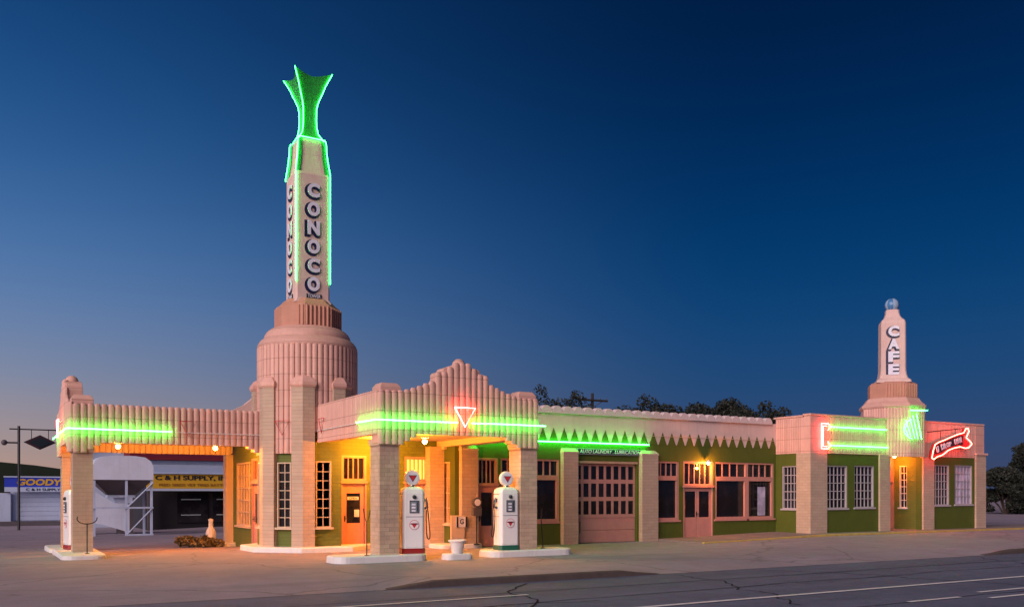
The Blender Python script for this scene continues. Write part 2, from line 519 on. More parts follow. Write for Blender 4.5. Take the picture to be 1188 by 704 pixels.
def kerb(name, x0, x1):
    mb = MB(); xs = frange(x0, x1, .5)
    ringz = []
    for x in xs:
        top = gz(x, EDGE + .02) + .012
        ringz.append([(x, EDGE - .03, -.4), (x, EDGE - .015, top - .02), (x, EDGE + .02, top), (x, EDGE + .16, top), (x, EDGE + .16, -.4)])
    mb.loft(ringz)
    o = mb.build(name, 'kerb_stone'); o['kind'] = 'structure'; return o
kerb('kerb', 6.6, 13.2); kerb('kerb', 25.5, 70)
def strip(name, pts, wd, mat):
    mb = MB(); vs = []; fs = []
    for i, (x, y, z) in enumerate(pts):
        a = Vector(pts[max(0, i - 1)]); b = Vector(pts[min(len(pts) - 1, i + 1)]); t = (b - a).normalized(); n_ = Vector((-t.y, t.x, 0)) * (wd / 2 * random.uniform(.75, 1.2) if mat == 'tar' else wd / 2)
        vs += [(x + n_.x, y + n_.y, z), (x - n_.x, y - n_.y, z)]
    for i in range(len(pts) - 1): fs.append((2 * i, 2 * i + 1, 2 * i + 3, 2 * i + 2))
    o = mb.add(vs, fs).build(name, mat, recalc=False); o['kind'] = 'structure'; return o
def roadline(name, x0, x1, y, wd, mat):
    return strip(name, [(x, y, rz_(y) + .012) for x in frange(x0, x1, 2)], wd, mat)
roadline('lane_line', -30, 120, 11.25, .13, 'road_paint')
roadline('edge_line', 4.6, 8.4, 13.75, .09, 'road_paint')
for x0, x1, y in [(13.2, 14.6, 9.55), (14.9, 16.0, 9.2), (15.6, 17.1, 9.85), (17.6, 18.6, 9.3)]: roadline('arrow_mark', x0, x1, y, .10, 'road_paint')
roadline('centre_line', -30, 120, 7.55, .12, 'road_yellow'); roadline('centre_line', -30, 120, 7.85, .12, 'road_yellow')
def seam(x0, y0, x1, y1, amp):
    n = 26; pts = []; wob = 0
    for i in range(n + 1):
        t = i / n; wob += random.uniform(-1, 1) * amp; wob *= .85
        x, y = x0 + (x1 - x0) * t, y0 + (y1 - y0) * t
        if abs(x1 - x0) > abs(y1 - y0): y += wob
        else: x += wob
        pts.append((x, y, rz_(y) + .008))
    strip('tar_seam', pts, .032, 'tar')
for a in [(-4, 14.4, 30, 14.2, .06), (4, 12.6, 24, 12.9, .12), (8, 9.3, 40, 10.0, .15), (6.5, 10.5, 9.2, 15.6, .15), (11.5, 10.2, 13.6, 15.6, .2), (17.5, 9.6, 16.2, 15.5, .2), (21, 10.0, 24.5, 15.4, .2), (27, 11, 25, 15.6, .2), (3.5, 13.2, 9, 12.2, .15)]: seam(*a)
# raised walk with yellow kerb in front of the cafe
def walk_top(x): return .075 + .125 * sstep(20.5, 27.5, x)
mb = MB(); xs = frange(20.72, 56, .8)
mb.loft([[(x, 22.78, -.3), (x, 22.78, walk_top(x)), (x, 25.3, walk_top(x) + .01), (x, 25.3, -.3)] for x in xs])
mb.build('sidewalk', 'walk_concrete')['kind'] = 'structure'
mb = MB()
mb.loft([[(x, 22.64, -.3), (x, 22.65, walk_top(x) - .01), (x, 22.67, walk_top(x) + .004), (x, 22.777, walk_top(x) + .004), (x, 22.777, -.3)] for x in xs])
mb.build('sidewalk_kerb', 'yellow_kerb')['kind'] = 'structure'

# ------------------------------------------------------------------ the service station
ST = thing('service_station', 'pink art deco filling station with tall obelisk tower, two fluted canopies and garage wing', 'building', (8.6, 27.03, 0))
X0, X1, Y0 = 8.47, 13.15, 21.0
LX, LY0, LY1 = 2.05, 26.9, 31.5
YW = 26.3
Wd = X1 - X0
def gable_top(t):          # t 0..1 across the gable, height above the ground
    u_ = abs(t - .5) * 2
    if u_ > .80: return 4.28
    if u_ > .32: return 4.28 + .36 * ((.80 - u_) / .48) ** 1.55
    if u_ > .20: return 4.80 + .05 * (1 - (u_ - .2) / .12)
    if u_ > .10: return 4.98
    return 5.10
def gable_bot(t):
    e = min(t, 1 - t)
    return 2.93 if e < .14 else 3.02 if e < .178 else 3.11 if e < .215 else 3.2
def fascia(org, rz, W_, dz, n, parent):
    N = 81; mb = MB()
    poly = [(W_ * i / N, gable_top(i / N) - .07 + dz) for i in range(N + 1)] + [(W_ * (1 - i / N), gable_bot(1 - i / N) + .03 + dz) for i in range(N + 1)]
    # vertical strips so that the arch and gable keep clean walls
    for i in range(N):
        a, b = W_ * i / N, W_ * (i + 1) / N
        zt = gable_top((i + .5) / N) - .07 + dz; zb = gable_bot((i + .5) / N) + .03 + dz
        mb.box(a, b, .0, .42, zb, zt)
    f = mb.build('gable_fascia', 'pink_terracotta', parent, loc=org, rz=rz)
    flutes(f, org, rz, 0, W_, n, lambda s: gable_top(s / W_) + dz, lambda s: gable_bot(s / W_) + dz)
    c, s = math.cos(rz), math.sin(rz)
    def at(a, b): return (org[0] + c * a - s * b, org[1] + s * a + c * b, 0)
    # crown of the gable: stepped rounded blocks and a ball
    k = MB().lathe([(.17, 5.0), (.18, 5.05), (.17, 5.11), (.135, 5.17), (.08, 5.215), (.004, 5.23)], 0, 0, 16)
    k.build('gable_finial', 'pink_terracotta', parent, True, loc=(at(W_ / 2, .2)[0], at(W_ / 2, .2)[1], dz), rz=rz)
    for t0, t1, zt in ((.385, .445, 4.97), (.555, .615, 4.97), (.345, .39, 4.84), (.61, .655, 4.84), (.44, .56, 5.06)):
        prof = []
        a, b = W_ * t0, W_ * t1; m = (a + b) / 2; r = (b - a) / 2
        MB().prism_y([(m + r * math.cos(math.pi * i / 8), zt - .09 + dz + .09 * math.sin(math.pi * i / 8)) for i in range(9)] + [(a, 4.5 + dz), (b, 4.5 + dz)], .015, .43).build('gable_crown_block', 'pink_terracotta', parent, loc=org, rz=rz, bevel=.01)
    for a in (.06, W_ - .62):
        mb = MB().loft([[(a, .01, 4.2 + dz), (a + .56, .01, 4.2 + dz), (a + .56, .56, 4.2 + dz), (a, .56, 4.2 + dz)],
                        [(a, .01, 4.37 + dz), (a + .56, .01, 4.37 + dz), (a + .56, .56, 4.37 + dz), (a, .56, 4.37 + dz)],
                        [(a + .07, .08, 4.47 + dz), (a + .49, .08, 4.47 + dz), (a + .49, .49, 4.47 + dz), (a + .07, .49, 4.47 + dz)]])
        mb.build('corner_cap', 'pink_terracotta', parent, loc=org, rz=rz, bevel=.012)
    return f
fascia((X0, Y0, 0), 0, Wd, 0, 27, ST)
LW = LY1 - LY0
fascia((LX, LY1, 0), R(-90), LW, -.1, 27, ST)
# long fascias between the gables and the tower
def side_bot(s, L): return 2.9 if s < .18 else 3.0 if s < .36 else 3.1 if s < .54 else 3.18
f = MB()
for i in range(30):
    a, b = .42 + (5.3 - .42) * i / 30, .42 + (5.3 - .42) * (i + 1) / 30
    f.box(0, .36, Y0 + a, Y0 + b, side_bot(5.9 - (a + b) / 2 - .6, 5) + .03, 4.21)
f = f.build('side_fascia', 'pink_terracotta', ST, loc=(X0 + .001, 0, 0))
flutes(f, (X0, Y0 + 5.3, 0), R(-90), 0, 5.25, 31, 4.28, lambda s: side_bot(s, 5))
f = MB()
for i in range(30):
    a, b = .42 + (5.2 - .42) * i / 30, .42 + (5.2 - .42) * (i + 1) / 30
    f.box(LX + a, LX + b, 0, .36, side_bot(5.2 - (a + b) / 2, 5) - .07, 4.07)
f = f.build('front_fascia', 'pink_terracotta', ST, loc=(0, LY0 + .001, 0))
flutes(f, (LX, LY0, 0), 0, .05, 5.22, 30, 4.14, lambda s: min(side_bot(5.22 - s, 5), side_bot(s - .25, 5)) - .1)
# inner beam on the far side of the front canopy and of the side canopy
f = MB()
for i in range(26):
    a, b = .43 + 4.9 * i / 26, .43 + 4.9 * (i + 1) / 26
    f.box(12.62, X1 - .01, Y0 + a, Y0 + b, side_bot(5.3 - (a + b) / 2, 5) + .0, 4.2)
f.build('side_fascia', 'cream_paint', ST)
rf = MB().box(LX + .43, 7.3, LY1 - .36, LY1 - .01, 3.05, 4.05).build('rear_fascia', 'cream_paint', ST)
flutes(rf, (LX + .45, LY1 - .36, 0), 0, 0, 4.75, 28, 4.0, 2.99, 'cream_paint', .04, 0)
# canopy ceilings and roofs
MB().box(X0 + .37, 12.61, Y0 + .43, YW - .005, 3.36, 3.46).build('canopy_ceiling', 'cream_paint', ST)
MB().box(LX + .43, 7.35, LY0 + .37, LY1 - .37, 3.27, 3.37).build('canopy_ceiling', 'cream_paint', ST)
MB().box(X0 + .37, 12.61, Y0 + .43, YW + 4, 3.9, 4.0).build('roof', 'pink_stucco', ST)
# brick piers
NB = [0]
def pier(org, rz, wd, dpth, z0, z1, bricks):
    c, s = math.cos(rz), math.sin(rz)
    core = MB().box(.006, wd - .006, .006, dpth - .006, z0, z1 - .06)
    p = core.build('pier', 'mortar', ST, loc=org, rz=rz)
    rh = .1055; n = int((z1 - .1 - z0) / rh)
    fw = wd / 2; meshes = {}
    def bm_(a, b, c_, d):
        key = (round(b - a, 3), round(d - c_, 3))
        if key not in meshes:
            me = MB().box(0, b - a, 0, d - c_, 0, rh - .007).mesh('brick'); me.materials.append(MAT['brick_face']); meshes[key] = me
        return meshes[key]
    rest = MB()
    for k in range(n):
        z = z0 + k * rh; g = .006
        if k % 2 == 0: fr = [(0, fw), (fw, wd)]; sd_ = [(.12, dpth * .56), (dpth * .56, dpth)]
        else: fr = [(0, fw * .52), (fw * .52, fw * 1.5), (fw * 1.5, wd)]; sd_ = [(.12, dpth * .33), (dpth * .33, dpth * .8), (dpth * .8, dpth)]
        items = [(a, b - g, 0, .118) for a, b in fr] + ([(0, .05, a, b - g) for a, b in sd_])
        for it in items:
            jit = random.uniform(-.003, .003)
            if bricks and NB[0] < 296:
                NB[0] += 1
                lx, ly = it[0], it[2] + jit
                if it[1] - it[0] < .051 and it[2] > .1: lx += jit; ly -= jit
                link('brick', bm_(*it), None, p, loc=(org[0] + c * lx - s * ly, org[1] + s * lx + c * ly, z), rz=rz)
            else: rest.box(it[0], it[1], it[2], it[3], z, z + rh - .007)
        for a, b in sd_: rest.box(wd - .05, wd, a, b - g, z, z + rh - .007)
        rest.box(.0, wd, dpth - .05, dpth, z, z + rh - .0075) if k % 2 else None
    r_ = rest.build('brickwork', 'brick_face', p, loc=org, rz=rz); r_['kind'] = 'stuff'
    cap = MB().loft([[(-.02, -.02, z1 - .16), (wd + .02, -.02, z1 - .16), (wd + .02, dpth + .02, z1 - .16), (-.02, dpth + .02, z1 - .16)],
                     [(-.035, -.06, z1 - .06), (wd + .035, -.06, z1 - .06), (wd + .035, dpth + .04, z1 - .06), (-.035, dpth + .04, z1 - .06)],
                     [(-.035, -.06, z1 + .0), (wd + .035, -.06, z1 + .0), (wd + .035, dpth + .04, z1 + .0), (-.035, dpth + .04, z1 + .0)]])
    cap.build('pier_cap', 'cream_paint', p, loc=org, rz=rz, bevel=.01)
    return p
pier((8.52, 21.03, 0), 0, .53, .62, .12, 3.06, True)
pier((12.61, 21.03, 0), 0, .53, .62, .12, 3.06, True)
pier((2.10, 26.95, 0), 0, .50, .60, .05, 2.97, True)
pier((2.10, 30.86, 0), 0, .50, .60, -.05, 2.97, False)
def plain_pier(x0, x1, y0, y1, z0, z1, name='pilaster', mat='cream_brick', cap=True, parent=ST):
    p = MB().box(x0, x1, y0, y1, z0, z1 - .12).build(name, mat, parent)
    if cap:
        MB().loft([[(x0 - .015, y0 - .015, z1 - .12), (x1 + .015, y0 - .015, z1 - .12), (x1 + .015, y1, z1 - .12), (x0 - .015, y1, z1 - .12)],
                   [(x0 - .015, y0 - .015, z1 - .06), (x1 + .015, y0 - .015, z1 - .06), (x1 + .015, y1, z1 - .06), (x0 - .015, y1, z1 - .06)],
                   [(x0 + .03, y1 - .03, z1 + .06), (x1 - .03, y1 - .03, z1 + .06), (x1 - .03, y1, z1 + .06), (x0 + .03, y1, z1 + .06)]]).build('pilaster_cap', 'cream_paint', p)
    return p
plain_pier(12.22, 12.72, 25.95, 26.45, 0, 3.3, 'rear_pier', cap=False)
plain_pier(7.18, 7.42, 31.55, 31.95, -.2, 3.15, 'rear_pier', 'cream_paint', cap=False)

# ---- tower
TX, TY = 8.6, 27.03
def octa(rc, z, cx=TX, cy=TY): return [(cx + rc * math.cos(R(22.5 + 45 * k)), cy + rc * math.sin(R(22.5 + 45 * k)), z) for k in range(8)]
ov = octa(1.50, 0)
MB().prism_z([(7.9, 27.6)] + [p[:2] for p in ov[3:7]] + [(ov[6][0], 27.6)], -.1, 3.48).build('tower_base', 'green_brick', ST)
drum = MB().lathe([(1.44, 3.49), (1.44, 6.0)], TX, TY, 56).build('tower_drum', 'pink_terracotta', ST)
for k in range(56):
    a = 2 * math.pi * (k + .5) / 56
    zl = 2.86 if 200 < math.degrees(a) < 250 else 3.5
    link('flute', flute_mesh(2 * math.pi * 1.46 / 56 * .95, 6.08 - zl, 'pink_terracotta', .055, .5), None, drum, loc=(TX + 1.45 * math.cos(a), TY + 1.45 * math.sin(a), zl), rz=a + math.pi / 2)
MB().lathe([(1.2, 5.95), (1.475, 6.03), (1.50, 6.08), (1.485, 6.14), (1.45, 6.21), (1.40, 6.28), (1.335, 6.335), (1.30, 6.345), (1.295, 6.40), (1.27, 6.47), (1.22, 6.55), (1.14, 6.62), (1.05, 6.675), (.95, 6.70)], TX, TY, 64).build('tower_dome', 'pink_terracotta', ST, True)
cl = MB().loft([octa(1.0, 6.66), octa(1.0, 7.28), octa(.93, 7.36), octa(.86, 7.40), octa(.72, 7.54)]).build('tower_collar', 'orange_terracotta', ST)
for ang in (-90, -45, 0, -135):
    fw = 2 * 1.0 * math.sin(R(22.5)); ap = 1.0 * math.cos(R(22.5))
    nx, ny = math.cos(R(ang)), math.sin(R(ang))
    for k in range(6 if ang != -135 else 2):
        off = (-.5 + (k + .5) / 6) * fw if ang != -135 else (.5 - (k + .5) / 6) * fw
        link('rib', flute_mesh(.075, .60, 'orange_terracotta', .045, .6), None, cl, loc=(TX + nx * ap - ny * off, TY + ny * ap + nx * off, 6.69), rz=R(ang + 90))
# pilasters wrapping the corners of the tower base
for k in (2, 3, 4, 5, 6):
    a = R(22.5 + 45 * k)
    rc = 1.68; P = Vector((TX + rc * math.cos(a), TY + rc * math.sin(a)))
    d1 = Vector((math.cos(a + R(112.5)), math.sin(a + R(112.5)))); d2 = Vector((math.cos(a - R(112.5)), math.sin(a - R(112.5))))
    inn = Vector((TX + 1.30 * math.cos(a), TY + 1.30 * math.sin(a)))
    def ring(l, e, z):
        Q = Vector((TX + (rc + e) * math.cos(a), TY + (rc + e) * math.sin(a)))
        pts = [Q, Q + d1 * (l + e), inn + d1 * (l * .75), inn, inn + d2 * (l * .75), Q + d2 * (l + e)]
        return [(p.x, p.y, z) for p in pts]
    zs_ = 3.5 if k in (3, 6) else 0
    pl = MB().loft([ring(.36, 0, zs_), ring(.36, 0, 4.80)]).build('tower_pilaster', 'cream_brick', ST)
    MB().loft([ring(.36, .02, 4.78), ring(.36, .055, 4.84), ring(.36, .055, 4.92), ring(.30, -.06, 5.08), ring(.24, -.16, 5.13)]).build('pilaster_cap', 'pink_terracotta', pl)
# low curved parapet behind the tower
MB().prism_y([(6.05, 4.05), (6.55, 4.22), (6.95, 4.42), (7.3, 4.72), (7.6, 4.75), (7.6, 3.9), (6.05, 3.9)], 28.0, 28.4).build('parapet', 'pink_stucco', ST)
# obelisk
def sq(hw, z, ch=.05, cx=TX, cy=TY, rot=0):
    pts = []
    for sx, sy in ((1, 1), (-1, 1), (-1, -1), (1, -1)):
        a, b = (sx * hw, sy * (hw - ch)), (sx * (hw - ch), sy * hw)
        pts += [a, b] if sx * sy > 0 else [b, a]
    c, s = math.cos(rot), math.sin(rot)
    return [(cx + c * x - s * y, cy + s * x + c * y, z) for x, y in pts]
ob = MB().loft([sq(.60, 7.42), sq(.525, 7.56), sq(.515, 11.30), sq(.50, 11.36)]).build('obelisk_shaft', 'pink_stucco', ST)
MB().loft([sq(.46, 11.34), sq(.42, 11.6), sq(.385, 11.9), sq(.37, 12.38), sq(.35, 12.42)]).build('obelisk_head', 'pink_stucco', ST)
# green curved brackets at the corners of the head
for sx, sy in ((-1, -1), (1, -1), (-1, 1), (1, 1)):
    mb = MB()
    prof = [(.50, 11.36), (.475, 11.5), (.445, 11.7), (.42, 12.0), (.405, 12.3), (.37, 12.42)]
    mb.loft([[(TX + sx * h_, TY + sy * h_, z), (TX + sx * h_, TY + sy * (h_ - .10), z), (TX + sx * .3, TY + sy * .3, z), (TX + sx * (h_ - .10), TY + sy * h_, z)] for h_, z in prof])
    mb.build('corner_bracket', 'green_copper', ST)
# tulip finial
TUL = [(.345, 12.40), (.30, 12.50), (.22, 12.64), (.182, 12.85), (.172, 13.08), (.178, 13.40), (.205, 13.56), (.26, 13.72), (.33, 13.90), (.39, 14.08), (.465, 14.24), (.55, 14.42)]
mb = MB(); rings = []
for h_, z in TUL:
    ring = []
    flare = sstep(13.5, 14.42, z)
    for q in range(4):
        cs = [(1, -1), (1, 1), (-1, 1), (-1, -1)]
        A, B = cs[q], cs[(q + 1) % 4]
        for i in range(8):
            t = i / 8; bow = math.sin(math.pi * t)
            x = (A[0] + (B[0] - A[0]) * t) * h_; y = (A[1] + (B[1] - A[1]) * t) * h_
            k = 1 - bow * (.10 + .10 * flare)
            ring.append((TX + x * k, TY + y * k, z - bow * .13 * flare))
    rings.append(ring)
inner = [[(TX + (p[0] - TX) * .9, TY + (p[1] - TY) * .9, p[2] - .01) for p in r_] for r_ in rings[::-1][:6]]
tulip = MB().loft(rings + inner).build('tulip_finial', 'green_copper', ST, True)
# letters on two faces of the obelisk
def shadow_letter(ch, wid, hgt, loc, rz, parent, dx=-.05, dz=-.035):
    c, s = math.cos(rz), math.sin(rz)
    nx, ny = s, -c                       # outward
    base = lettering('letter_shadow', ch, wid * 1.22, hgt * 1.16, 'dark_shadow_blue', (loc[0] + c * dx + nx * .012, loc[1] + s * dx + ny * .012, loc[2] + dz), rz, parent, .012, .10)
    lettering('letter', ch, wid, hgt, 'letter_white', (loc[0] + nx * .038, loc[1] + ny * .038, loc[2]), rz, parent, .012, .05)
for k, ch in enumerate('CONOCO'):
    z = 10.82 - k * .565
    shadow_letter(ch, .375, .425, (TX + .01, TY - .52, z), 0, ob)
    shadow_letter(ch, .375, .425, (TX - .52, TY + .01, z), R(-90), ob)
for rz, loc in ((0, (TX + .02, TY - .545, 7.635)), (R(-90), (TX - .545, TY, 7.635))):
    c, s = math.cos(rz), math.sin(rz)
    p = MB().box(-.23, .23, -.008, .008, -.065, .065).build('name_plate', 'board_black', ob, loc=loc, rz=rz)
    lettering('letter', 'TOWER', .40, .10, 'letter_white', (loc[0] + s * .012, loc[1] - c * .012, loc[2]), rz, ob, .004, .01)

# ---- office walls behind the front canopy and beside the side canopy
o_ = (9.18, YW, 0)
wall(ST, 'office_wall', 'green_brick', o_, 0, 3.57, -.1, 3.45, [(.24, 1.04, 0, 2.86), (2.32, 3.18, 0, 2.86)])
def door_set(parent, org, rz, s0, s1, dz0, dz1, tz0, tz1, mat, tcols, glass=(.40, .86), leafs=1, gmat='dark_glass'):
    fr = MB().box(s0, s0 + .05, .0, .16, dz0, tz1 + .05).box(s1 - .05, s1, .0, .16, dz0, tz1 + .05).box(s0 + .05, s1 - .05, .0, .16, dz1, tz0).box(s0 + .05, s1 - .05, .0, .16, tz1, tz1 + .05)
    f_ = fr.build('door_frame', mat, parent, loc=org, rz=rz)
    MB().box(s0 - .03, s1 + .03, -.04, -.002, dz1 + .02, dz1 + .10).build('lintel_moulding', mat, f_, loc=org, rz=rz)
    d = door(parent, org, rz, s0 + .05, s1 - .05, dz0, dz1, mat, glass, leafs)
    window(parent, org, rz, s0 + .05, s1 - .05, tz0, tz1, tcols, 1, mat, gmat, .03, .016, name='transom_window', sill=False)
    return d
d1 = door_set(ST, o_, 0, .24, 1.04, .0, 1.98, 2.12, 2.81, 'salmon_wood', 4)
d1['label'] = 'salmon door with a notice on its glass'
MB().box(9.35 + .28, 9.35 + .64, YW + .065, YW + .072, 1.50, 1.60).build('door_notice', 'letter_white', d1)
MB().box(9.35 + .50, 9.35 + .66, YW + .065, YW + .072, .98, 1.2).build('paper_notice', 'letter_white', d1)
lettering('notice_text', 'OPEN', .26, .07, 'board_black', (9.35 + .46, YW + .06, 1.55), 0, d1, .003, .01)
door_set(ST, o_, 0, 2.32, 3.18, .0, 1.98, 2.12, 2.81, 'salmon_wood', 5, gmat='lit_glass')
# tower windows
ap = 1.5 * math.cos(R(22.5))
window(ST, (TX, TY - ap - .10, 0), 0, -.22, .24, .70, 2.64, 2, 7, 'cream_paint', fw=.035, mw=.011, name='tower_window')
dg = R(-45); nx, ny = -math.sin(R(45)), -math.cos(R(45))
window(ST, (TX + nx * (ap + .10), TY + ny * (ap + .10), 0), R(-45), -.22, .22, .70, 2.60, 2, 7, 'cream_paint', fw=.035, mw=.011, name='tower_window')
window(ST, (TX - ap - .10, TY, 0), R(-90), -.22, .22, .70, 2.62, 2, 7, 'cream_paint', fw=.035, mw=.011, name='tower_window')
# side office wall facing the side canopy (faces -x)
o_ = (7.42, 31.6, 0)
wall(ST, 'office_wall', 'green_brick', o_, R(-90), 3.4, -.25, 3.4, [(.45, 2.35, .62, 2.72), (2.5, 3.3, -.1, 2.8)])
wn_ = window(ST, o_, R(-90), .45, 2.35, .62, 2.72, 5, 5, 'cream_paint', 'warm_glass', fw=.06, mw=.02, name='security_window')
door_set(ST, o_, R(-90), 2.5, 3.3, -.1, 1.98, 2.12, 2.75, 'salmon_wood', 3)
# ---- garage and shop wing, front wall at y = 25.2
FY = 25.2
gx = 12.72
ops = [(13.50 - gx, 14.26 - gx, 0, 2.83), (14.36 - gx, 16.62 - gx, .75, 2.83), (17.25 - gx, 19.88 - gx, 0, 2.80), (20.71 - gx, 21.82 - gx, .72, 2.85), (22.02 - gx, 23.46 - gx, .1, 2.87), (23.56 - gx, 26.62 - gx, .72, 2.87)]
wall(ST, 'wing_wall', 'green_paint', (gx, FY, 0), 0, 26.74 - gx, -.1, 3.44, ops, .28)
MB().box(gx, 26.74, FY + .0, FY + .28, 3.44, 4.40).build('parapet', 'pink_stucco', ST)
MB().box(gx, 26.74, FY + .28, 36, 4.0, 4.1).build('roof', 'pink_stucco', ST)
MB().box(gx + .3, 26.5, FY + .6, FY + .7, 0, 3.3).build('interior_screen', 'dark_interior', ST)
# side of the wing under the canopy with its window
wall(ST, 'wing_wall', 'green_paint', (gx - .004, YW + .1, 0), R(-90), YW + .1 - FY - .004, -.1, 3.44, [(.12, .86, .72, 2.7)], .25)
window(ST, (gx, YW + .1, 0), R(-90), .12, .86, .72, 2.7, 2, 4, 'cream_paint', 'warm_glass', name='side_window')
for x0, x1, z1 in ((12.86, 13.44, 3.16), (16.66, 17.25, 3.16), (19.97, 20.69, 3.16)): plain_pier(x0, x1, FY - .20, FY - .004, 0 if x1 < 20 else .0, z1)
# zigzag paint pattern: raised green teeth on the pink parapet
tm = MB().prism_y([(-.185, 0), (.185, 0), (.0, .44)], -.012, .0).mesh('zigzag_tooth'); tm.materials.append(MAT['green_paint'])
nt_ = 32
for k in range(nt_):
    x = 13.42 + (26.56 - 13.42) * k / (nt_ - 1)
    link('zigzag_tooth', tm, None, ST, loc=(x, FY, 3.435))
# scalloped roof tiles
prof = [(.212 * math.cos(math.pi * i / 10), (.20 * math.sin(math.pi * i / 10) ** 1.35)) for i in range(11)]
sm = MB().prism_y(prof + [(-.212, -.05), (.212, -.05)], -.09, .14).mesh('roof_tile', True); sm.materials.append(MAT['pale_tile'])
for k in range(33):
    x = 13.1 + .424 * k
    if x < 26.6: link('roof_tile', sm, None, ST, loc=(x, FY, 4.42), rot=(R(4 + random.uniform(-1, 1)), 0, 0))
# doors and windows of the wing
o_ = (0, FY, 0)
door_set(ST, o_, 0, 13.50, 14.26, .0, 1.92, 2.0, 2.78, 'salmon_wood', 4, (.35, .90))
def shopwin(x0, x1, z0, z1, zt, cols, gm='dark_glass'):
    window(ST, o_, 0, x0, x1, z0, zt, 1, 1, 'salmon_wood', gm, .10, name='shop_window')
    window(ST, o_, 0, x0, x1, zt + .002, z1, cols, 1, 'salmon_wood', gm, .06, .022, name='transom_window', sill=False)
shopwin(14.36, 15.45, .75, 2.83, 2.24, 4); shopwin(15.455, 16.62, .75, 2.83, 2.24, 4)
shopwin(20.71, 21.82, .72, 2.85, 2.27, 4)
shopwin(23.56, 25.2, .72, 2.87, 2.27, 4); shopwin(25.205, 26.62, .72, 2.87, 2.27, 4)
d4 = door_set(ST, o_, 0, 22.02, 23.46, .1, 1.90, 2.02, 2.82, 'salmon_wood', 5, (.40, .93), 2)
MB().box(25.85, 26.25, FY + .09, FY + .098, .85, 1.95).build('poster', 'curtain_glass', ST)
# garage door: stiles, rails, 24 panes, two flush panels
gd = MB().box(17.25, 19.88, .13, .18, 0, 2.72).build('garage_door', 'salmon_wood', ST, loc=o_)
ncol = 8; pw = 2.55 / ncol
rows_ = [(2.18, 2.64), (1.58, 2.04), (.98, 1.44)]
xg0 = 17.29
rails = MB()
for z0, z1 in ((.98 - .12, .98), (1.44, 1.58), (2.04, 2.18), (2.64, 2.715)): rails.box(17.26, 19.87, .085, .128, z0, z1)
for k in range(ncol + 1):
    x = xg0 + k * pw
    for z0, z1 in rows_: rails.box(max(17.26, x - .05), min(19.87, x + .05), .088, .127, z0, z1)
rails.build('door_rails', 'salmon_wood', gd, loc=o_)
pm = MB().box(.05, pw - .05, .10, .126, 0, .46).mesh('pane'); pm.materials.append(MAT['dark_glass'])
for z0, z1 in rows_:
    for k in range(ncol): link('pane', pm, None, gd, loc=(xg0 + k * pw, FY, z0))
MB().box(17.26, 19.87, .095, .128, .44, .855).build('door_panel', 'salmon_wood', gd, loc=o_, bevel=.006)
MB().box(17.26, 19.87, .095, .128, .02, .43).build('door_panel', 'salmon_wood', gd, loc=o_, bevel=.006)
MB().tube([(17.5, .07, .35), (17.5, .06, .75)], .012).build('handle', 'black_iron', gd, loc=o_)
MB().box(17.25, 19.88, -.05, .12, 2.724, 2.80).build('door_header', 'salmon_wood', ST, loc=o_)

# white kerbed bases that belong to the station
def island(name, x0, x1, y0, y1, z0, z1, parent=None, r=.35):
    r = min(r, (x1 - x0) / 2 - .05, (y1 - y0) / 2 - .05)
    def rr(e):
        pts = []
        for cx, cy, a0 in ((x1 - r, y1 - r, 0), (x0 + r, y1 - r, 90), (x0 + r, y0 + r, 180), (x1 - r, y0 + r, 270)):
            for k in range(6):
                a = R(a0 + 18 * k); pts.append((cx + (r - e) * math.cos(a), cy + (r - e) * math.sin(a)))
        return pts
    mb = MB().loft([[(x, y, z0) for x, y in rr(0)], [(x, y, z1 - .03) for x, y in rr(.012)], [(x, y, z1) for x, y in rr(.04)]])
    return mb.build(name, 'white_paint', parent)
def octring(rc0, z0, z1): 
    return MB().loft([octa(rc0, z0), octa(rc0 - .012, z1 - .03), octa(rc0 - .04, z1)])
octring(2.02, -.15, .15).build('tower_plinth', 'white_paint', ST)
island('rear_plinth', 12.05, 13.6, 24.85, 25.9, -.1, .13, ST, .25)
island('rear_plinth', 6.75, 7.6, 31.2, 32.2, -.4, .03, ST, .25)

# ------------------------------------------------------------------ cafe building
CF = thing('cafe_building', 'pink and green corner cafe with small octagonal tower topped by a ball', 'building', (32.0, 23.6, .18))
CY, CX0, CX1 = 23.5, 26.74, 37.55
zb = .0
ops = [(27.66 - CX0, 28.80 - CX0, 1.12, 2.76), (29.20 - CX0, 30.36 - CX0, 1.14, 2.78), (31.25 - CX0, 33.34 - CX0, zb, 3.2), (34.14 - CX0, 35.18 - CX0, 1.20, 2.88), (35.55 - CX0, 36.78 - CX0, 1.22, 2.90)]
wall(CF, 'front_wall', 'green_paint', (CX0, CY, 0), 0, CX1 - CX0, zb, 3.22, ops, .28)
for k, (a, b, c0, c1, *_) in enumerate([ops[0], ops[1], ops[3], ops[4]]):
    window(CF, (CX0, CY, 0), 0, a, b, c0, c1, 5, 5, 'bar_grey', 'curtain_glass' if k == 3 else 'dark_glass', .04, .013, name='barred_window')
wall(CF, 'side_wall', 'green_paint', (CX0, FY, 0), R(-90), FY - CY, zb, 3.22, [(.32, 1.06, 1.1, 2.75)], .25)
window(CF, (CX0, FY, 0), R(-90), .32, 1.06, 1.1, 2.75, 4, 5, 'bar_grey', fw=.04, mw=.013, name='barred_window')
fb = MB().box(CX0, CX1, CY + .002, CY + .30, 3.222, 4.62).build('parapet', 'pink_terracotta', CF)
sb_ = MB().box(CX0 + .001, CX0 + .25, CY + .302, FY, 3.222, 4.58).build('parapet', 'pink_terracotta', CF)
MB().box(CX0 - .04, CX1 + .04, CY - .05, CY + .34, 4.622, 4.70).build('coping', 'pink_terracotta', CF, bevel=.02)
